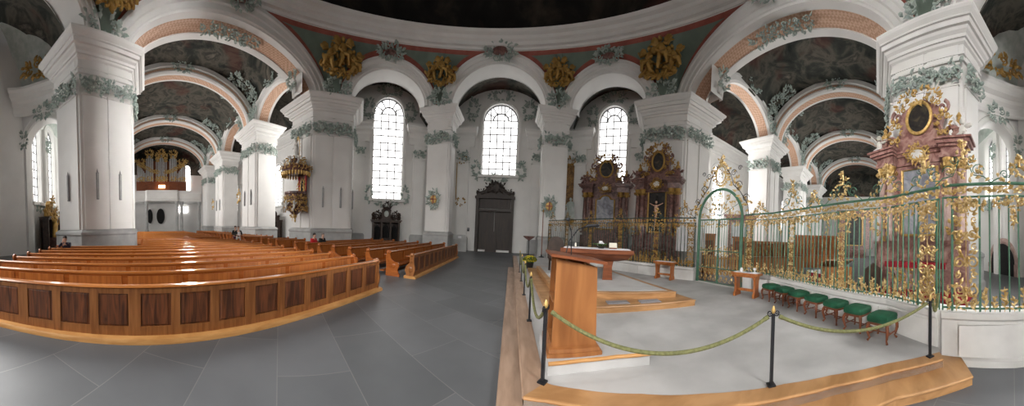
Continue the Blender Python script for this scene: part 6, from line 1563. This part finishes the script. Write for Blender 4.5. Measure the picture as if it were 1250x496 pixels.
t = thing('dark_armchair', 'dark wooden armchair behind the grille beside the kneeling desk', 'chair', (7.3, .35, 0), 2.3)
MB().box((0, 0, .45), (.6, .55, .1)).obj('seat', MT['redcloth'], t); mb = MB(); mb.slab([(-.3, 0), (.3, 0), (.32, .7), (0, .9), (-.32, .7)], (0, .27, .5), (1, 0, 0), (0, .1, 1), (0, -1, 0), .07); mb.obj('backrest', MT['darkwood'], t)
for a in (-.26, .26):
    for b in (-.22, .24): MB().box((a, b, .21), (.06, .06, .42)).obj('leg', MT['darkwood'], t)
    mb = MB(); mb.tube([(a, .26, .72), (a, -.2, .72), (a, -.24, .5)], .03, 6); mb.obj('armrest', MT['darkwood'], t)
# small side table with red cloth and a white runner before the large altar
t = thing('vested_table', 'table with red and white cloth behind the grille beside the large red altar', 'table', (9.0, 2.0, 0), facing(nse))
MB().box((0, 0, .84), (1.5, .7, .06)).obj('table_top', MT['whitecloth'], t); MB().box((0, 0, .52), (1.46, .66, .58)).obj('red_hanging', MT['redcloth'], t); MB().box((0, 0, .12), (1.4, .6, .24)).obj('plinth_board', MT['darkwood'], t)
# high altar at the choir's end
t = thing('high_altar', 'dark distant high altar with gilt frame at the end of the choir', 'altar', (38, 3.9, 0), PI / 2 * -1)
mb = MB(); mb.box((0, 0, .7), (4, 1.4, 1.4)); mb.box((0, .5, 4.6), (6, .5, 6.4)); mb.obj('retable', MT['darkmarble'], t)
mb = MB(); mb.tube([(-1.3, .2, 2), (1.3, .2, 2), (1.3, .2, 6.5), (0, .2, 7.4), (-1.3, .2, 6.5), (-1.3, .2, 2)], .12, 6); mb.obj('gilt_frame', MT['gold'], t); mb = MB(); mb.slab([(-1.3, 2), (1.3, 2), (1.3, 6.5), (0, 7.4), (-1.3, 6.5)], (0, .23, 0), (1, 0, 0), (0, 0, 1), (0, 1, 0), .05); mb.obj('altarpiece', MT['canvas'], t)
# carved lion-like gilt crest on the choir pier: dark brown finial figure
t = thing('choir_organ_case', 'dark reddish carved organ case top showing above the grille just past the gate', 'organ', (15.4, 10.3, 0), facing((-.8, -.6)))
mb = MB(); mb.box((0, .3, 1.9), (2.0, .7, 3.8)); mb.box((0, .25, 3.85), (2.4, .95, .2)); mb.box((0, .25, 4.02), (2.7, 1.1, .14)); mb.obj('case', MT['marble'], t)
mb = MB(); mb.box((0, -.08, 2.6), (1.5, .06, 1.7)); mb.obj('pipe_front', MT['pipe'], t)
# flat panel hung on the far side wall, white notice board by the confessional
# ------------------------------------------------------------------ people
def skinned(name, verts, edges, m, parent, sub=1):
    me = bpy.data.meshes.new(name); me.from_pydata([v[:3] for v in verts], edges, []); me.materials.append(MT[m])
    o = bpy.data.objects.new(name, me); COL.objects.link(o); o.parent = parent
    sk = o.modifiers.new('skin', 'SKIN'); sk.use_smooth_shade = True
    if not me.skin_vertices: 
        bpy.context.view_layer.objects.active = o
    for i, v in enumerate(verts):
        s = me.skin_vertices[0].data[i]; r = v[3]; s.radius = r if isinstance(r, tuple) else (r, r); s.use_root = (i == 0)
    o.modifiers.new('sub', 'SUBSURF').levels = sub; o.modifiers['sub'].render_levels = sub
    return o
def hand(verts, edges, wrist, d, up, s=1.):
    """palm, four fingers and a thumb grown from vertex index wrist"""
    w = Vector(verts[wrist][:3]); d = Vector(d).normalized(); up = Vector(up); sd = d.cross(up).normalized(); up = sd.cross(d)
    b = len(verts); p = w + d * .055 * s; verts.append((*p, (.035 * s, .018 * s))); edges.append((wrist, b))
    for i, L in enumerate((.068, .08, .075, .058)):
        q = w + d * .095 * s + sd * (.024 * (i - 1.5)) * s; k = len(verts)
        verts.append((*q, .010 * s)); verts.append((*(q + d * L * .55 * s - up * .012 * s), .009 * s)); verts.append((*(q + d * L * .85 * s - up * .04 * s), .008 * s))
        edges.extend([(b, k), (k, k + 1), (k + 1, k + 2)])
    k = len(verts); q = w + d * .035 * s + sd * -.042 * s; verts.append((*q, .012 * s)); verts.append((*(q + d * .04 * s - sd * .018 * s), .010 * s)); edges.extend([(b, k), (k, k + 1)])
def person(label, loc, rz, pose, jacket, trousers, hair, extra=None):
    """pose 'sit', 'lean' (elbows on the pew ahead) or 'stand' ; looks along local -y"""
    t = thing('person', label, 'person', loc, rz)
    if pose == 'stand': hip, chest, neck, head = (0, 0, .95), (0, -.01, 1.32), (0, 0, 1.50), (0, -.03, 1.64)
    elif pose == 'sit': hip, chest, neck, head = (0, 0, .63), (0, .02, 1.0), (0, -.01, 1.16), (0, -.05, 1.30)
    else: hip, chest, neck, head = (0, .02, .66), (0, -.12, 1.04), (0, -.20, 1.20), (0, -.27, 1.33)
    hy, hz = head[1], head[2]
    V = [(*hip, (.14, .11)), ((hip[0] + chest[0]) / 2, (hip[1] + chest[1]) / 2, (hip[2] + chest[2]) / 2, (.14, .105)), (*chest, (.165, .12)), (neck[0], neck[1], neck[2] - .05, .08), (*neck, .062), (head[0], hy, hz - .03, (.075, .085)), (head[0], hy, hz + .06, (.088, .10)), (head[0], hy + .01, hz + .12, .06)]
    E = [(i, i + 1) for i in range(7)]
    J = list(V[:4]); JE = [(0, 1), (1, 2), (2, 3)]; TV = [(*hip, (.14, .11))]; TE = []
    for s in (-1, 1):
        sh = (s * .19, chest[1] + .01, chest[2] + .10)
        if pose == 'stand': el, wr = (s * .27, -.02, 1.14), (s * .13, -.26, 1.14)
        elif pose == 'sit': el, wr = (s * .25, -.02, .82), (s * .14, -.26, .70)
        else: el, wr = (s * .24, -.36, 1.03), (s * .06, -.40, 1.24)
        b = len(V); V += [(*sh, .062), (*el, .045), (*wr, .030)]; E += [(2, b), (b, b + 1), (b + 1, b + 2)]
        dw = Vector(wr) - Vector(el); hand(V, E, b + 2, dw, (0, 0, 1) if pose != 'lean' else (0, -1, 0))
        j = len(J); J += [(*sh, .075), (*el, .058), (*(Vector(el).lerp(Vector(wr), .9)), .044)]; JE += [(2, j), (j, j + 1), (j + 1, j + 2)]
        if pose == 'lean': kn, an, to = (s * .12, -.02, .27), (s * .12, .33, .20), (s * .12, .40, .10)
        elif pose == 'stand': kn, an, to = (s * .11, -.02, .50), (s * .11, .02, .09), (s * .12, -.16, .04)
        else: kn, an, to = (s * .12, -.34, .61), (s * .12, -.16, .09), (s * .13, -.24, .04)
        b = len(V); V += [(s * .1, hip[1], hip[2] - .04, .08), (*kn, .055), (*an, .038), (*to, .032)]; E += [(0, b), (b, b + 1), (b + 1, b + 2), (b + 2, b + 3)]
        j = len(TV); TV += [(s * .1, hip[1], hip[2] - .04, .095), (*kn, .07), (an[0], an[1], an[2] + .03, .055)]; TE += [(0, j), (j, j + 1), (j + 1, j + 2)]
    J = [(x, y, z, tuple(q + .018 for q in r) if isinstance(r, tuple) else r) for x, y, z, r in J]
    J[3] = (J[3][0], J[3][1], J[3][2], .075)
    skinned('body', V, E, 'skin', t, 2); skinned('jacket', J, JE, jacket, t, 2); skinned('trousers', TV, TE, trousers, t, 2)
    f = MB(); f.ball((0, hy - .095, hz + .02), (.014, .022, .02), 6, 4); f.obj('nose', MT['skin'], t); f = MB()
    for s in (-1, 1): f.mark().ball((s * .09, hy + .0, hz + .02), (.012, .02, .03), 6, 4)
    f.objs('ear', MT['skin'], t)
    e = MB()
    for s in (-1, 1): e.mark().ball((s * .03, hy - .088, hz + .045), (.012, .008, .008), 6, 4)
    e.objs('eye', MT['hairdark'], t); e = MB(); e.box((0, hy - .082, hz - .025), (.045, .008, .008)); e.obj('mouth', MT['maroon'], t)
    if hair:
        h = MB(); h.ball((0, hy + .025, hz + .09), (.095, .105, .09), 12, 8); h.ball((0, hy + .06, hz + .03), (.09, .07, .10), 10, 6); h.obj('hair', MT[hair], t)
    sh = MB()
    for s in (-1, 1):
        y0 = .02 if pose == 'stand' else -.12; sh.mark().ball((s * .12, y0 - .08, .045) if pose != 'lean' else (s * .12, .42, .16), (.05, .14, .045) if pose != 'lean' else (.05, .06, .13), 8, 5)
    sh.objs('shoe', MT['blackcloth'], t)
    return t
E_ = -PI / 2 + PI      # face east: local -y -> +x
RZE = PI / 2
person('person in a dark blue jersey leaning on the pew with hands before the face', (-10.09, -3.50, 0), RZE, 'lean', 'navy', 'blackcloth', 'hairdark')
t = person('person standing in the aisle in dark jacket and pale trousers, holding a white sheet', (-16.35, 6.95, 0), RZE - .3, 'stand', 'blackcloth', 'paletrousers', 'hairgrey')
mb = MB(); mb.slab([(-.11, 0), (.11, 0), (.11, .3), (-.11, .3)], (0, 0, 0), (1, 0, 0), (0, .25, .97), (0, -.97, .25), .006)
o = mb.obj('held_sheet', MT['paper']); a = RZE - .3
o.location = (-16.35 + .34 * cos(RZE - .3 - PI / 2), 6.95 + .34 * sin(RZE - .3 - PI / 2), 1.08); o.rotation_euler = (.0, .1, a); tag(o, 'white sheet of paper held by the standing person', 'paper')
t = person('dark-haired person in black standing close behind the one holding a sheet', (-17.05, 6.98, 0), RZE, 'stand', 'blackcloth', 'maroon', 'hairdark')
person('person in a bright red jacket seated in the far pews', (-10.36, 9.20, 0), RZE + .1, 'sit', 'redjacket', 'navy', 'hairdark')
person('person in black with thin grey hair seated beside the red jacket', (-10.36, 9.90, 0), RZE, 'sit', 'blackcloth', 'blackcloth', 'hairgrey')
# notice board by the slim pillar
t = thing('notice_board', 'small dark stand with a white notice by the wall between slim pillar and dark door', 'notice', (-4.7, 20.6, 0), .2)
mb = MB(); mb.box((0, 0, .55), (1.4, .5, 1.1)); mb.slab([(-.75, 0), (.75, 0), (.6, .45), (-.6, .45)], (0, -.25, 1.1), (1, 0, 0), (0, .4, .9), (0, .9, -.4), .05); mb.obj('cabinet', MT['plinth'], t); mb = MB(); mb.box((.1, -.22, 1.28), (.3, .03, .2)); mb.obj('notice', MT['paper'], t)
t = thing('wall_box', 'small black box on the wall close beside the dark door', 'box', (-4.05, 21.62, 2.0)); MB().box((0, .05, 0), (.2, .12, .32)).obj('case', MT['blackiron'], t); MB().box((0, -.02, .05), (.12, .03, .08)).obj('slot_plate', MT['greymetal'], t)
# ------------------------------------------------------------------ light: daylight from the windows, dim sky beyond
w = bpy.data.worlds.new('World'); SC.world = w; w.use_nodes = True
w.node_tree.nodes['Background'].inputs[0].default_value = (.8, .85, .9, 1); w.node_tree.nodes['Background'].inputs[1].default_value = .08
def area(name, loc, rot, sx, sy, power, sp=160, col=(1, .98, .95)):
    l = bpy.data.lights.new(name, 'AREA'); l.shape = 'RECTANGLE'; l.size = sx; l.size_y = sy; l.energy = power; l.color = col; l.spread = math.radians(sp)
    o = bpy.data.objects.new(name, l); COL.objects.link(o); o.location = loc; o.rotation_euler = rot; return o
# daylight falling in through the tall south windows behind the camera
area('south_window_light', (-1.5, -12.2, 8.5), (PI / 2 - .68, 0, 0), 4, 9, 520, 85)
area('southeast_window_light', (8.2, -10.0, 8.2), (PI / 2 - .68, 0, math.radians(34)), 3.4, 8.5, 470, 85)
area('southwest_window_light', (-11.0, -10.0, 8.2), (PI / 2 - .68, 0, math.radians(-34)), 3.4, 8.5, 470, 85)
# daylight from the aisle windows of nave and choir
area('choir_window_light', (16.5, 17.0, 8.0), (-PI / 2 + .25, 0, 0), 2.2, 5.5, 800)
area('nave_window_light', (-17.6, 17.0, 8.0), (-PI / 2 + .25, 0, 0), 2.2, 5.5, 520)
area('far_nave_window_light', (-29.0, -3.2, 6.5), (PI / 2, 0, 0), 8, 5.5, 900)
area('far_choir_window_light', (30.0, -1.8, 6.5), (PI / 2, 0, 0), 8, 5.5, 700)
def aimed(name, p, q, sx, sy, power, sp):
    d = (Vector(q) - Vector(p)).to_track_quat('-Z', 'Y').to_euler(); return area(name, p, tuple(d), sx, sy, power, sp)
aimed('southeast_pier_fill', (-45.6, 8.6, 10.7), (9.0, -2.0, 6.5), 1.2, 4.0, 520, 28)  # narrow beam added at the organ-side window to brighten the south-east pier
aimed('southwest_pier_fill', (32.0, 17.1, 7.8), (-12.5, -2.0, 6.0), 2.4, 5.0, 1150, 28)  # lamp added out of view in the choir aisle, brightens the south-west pier
area('southeast_aisle_light', (15.5, -8.0, 7.8), (PI / 2, 0, 0), 1.4, 4.4, 350)
area('southwest_aisle_light', (-19.6, -8.0, 7.4), (PI / 2, 0, 0), 1.7, 5.5, 350)
SC.view_settings.view_transform = 'Standard'; SC.view_settings.look = 'None'; SC.view_settings.gamma = 1; SC.view_settings.use_curve_mapping = False
SC.view_settings.exposure = 0.35
SC.cycles.use_denoising = True
SC.cycles.max_bounces = 8; SC.cycles.diffuse_bounces = 5; SC.cycles.glossy_bounces = 3; SC.cycles.transmission_bounces = 2
SC.cycles.caustics_reflective = False; SC.cycles.caustics_refractive = False
SC.cycles.sample_clamp_indirect = 6.0
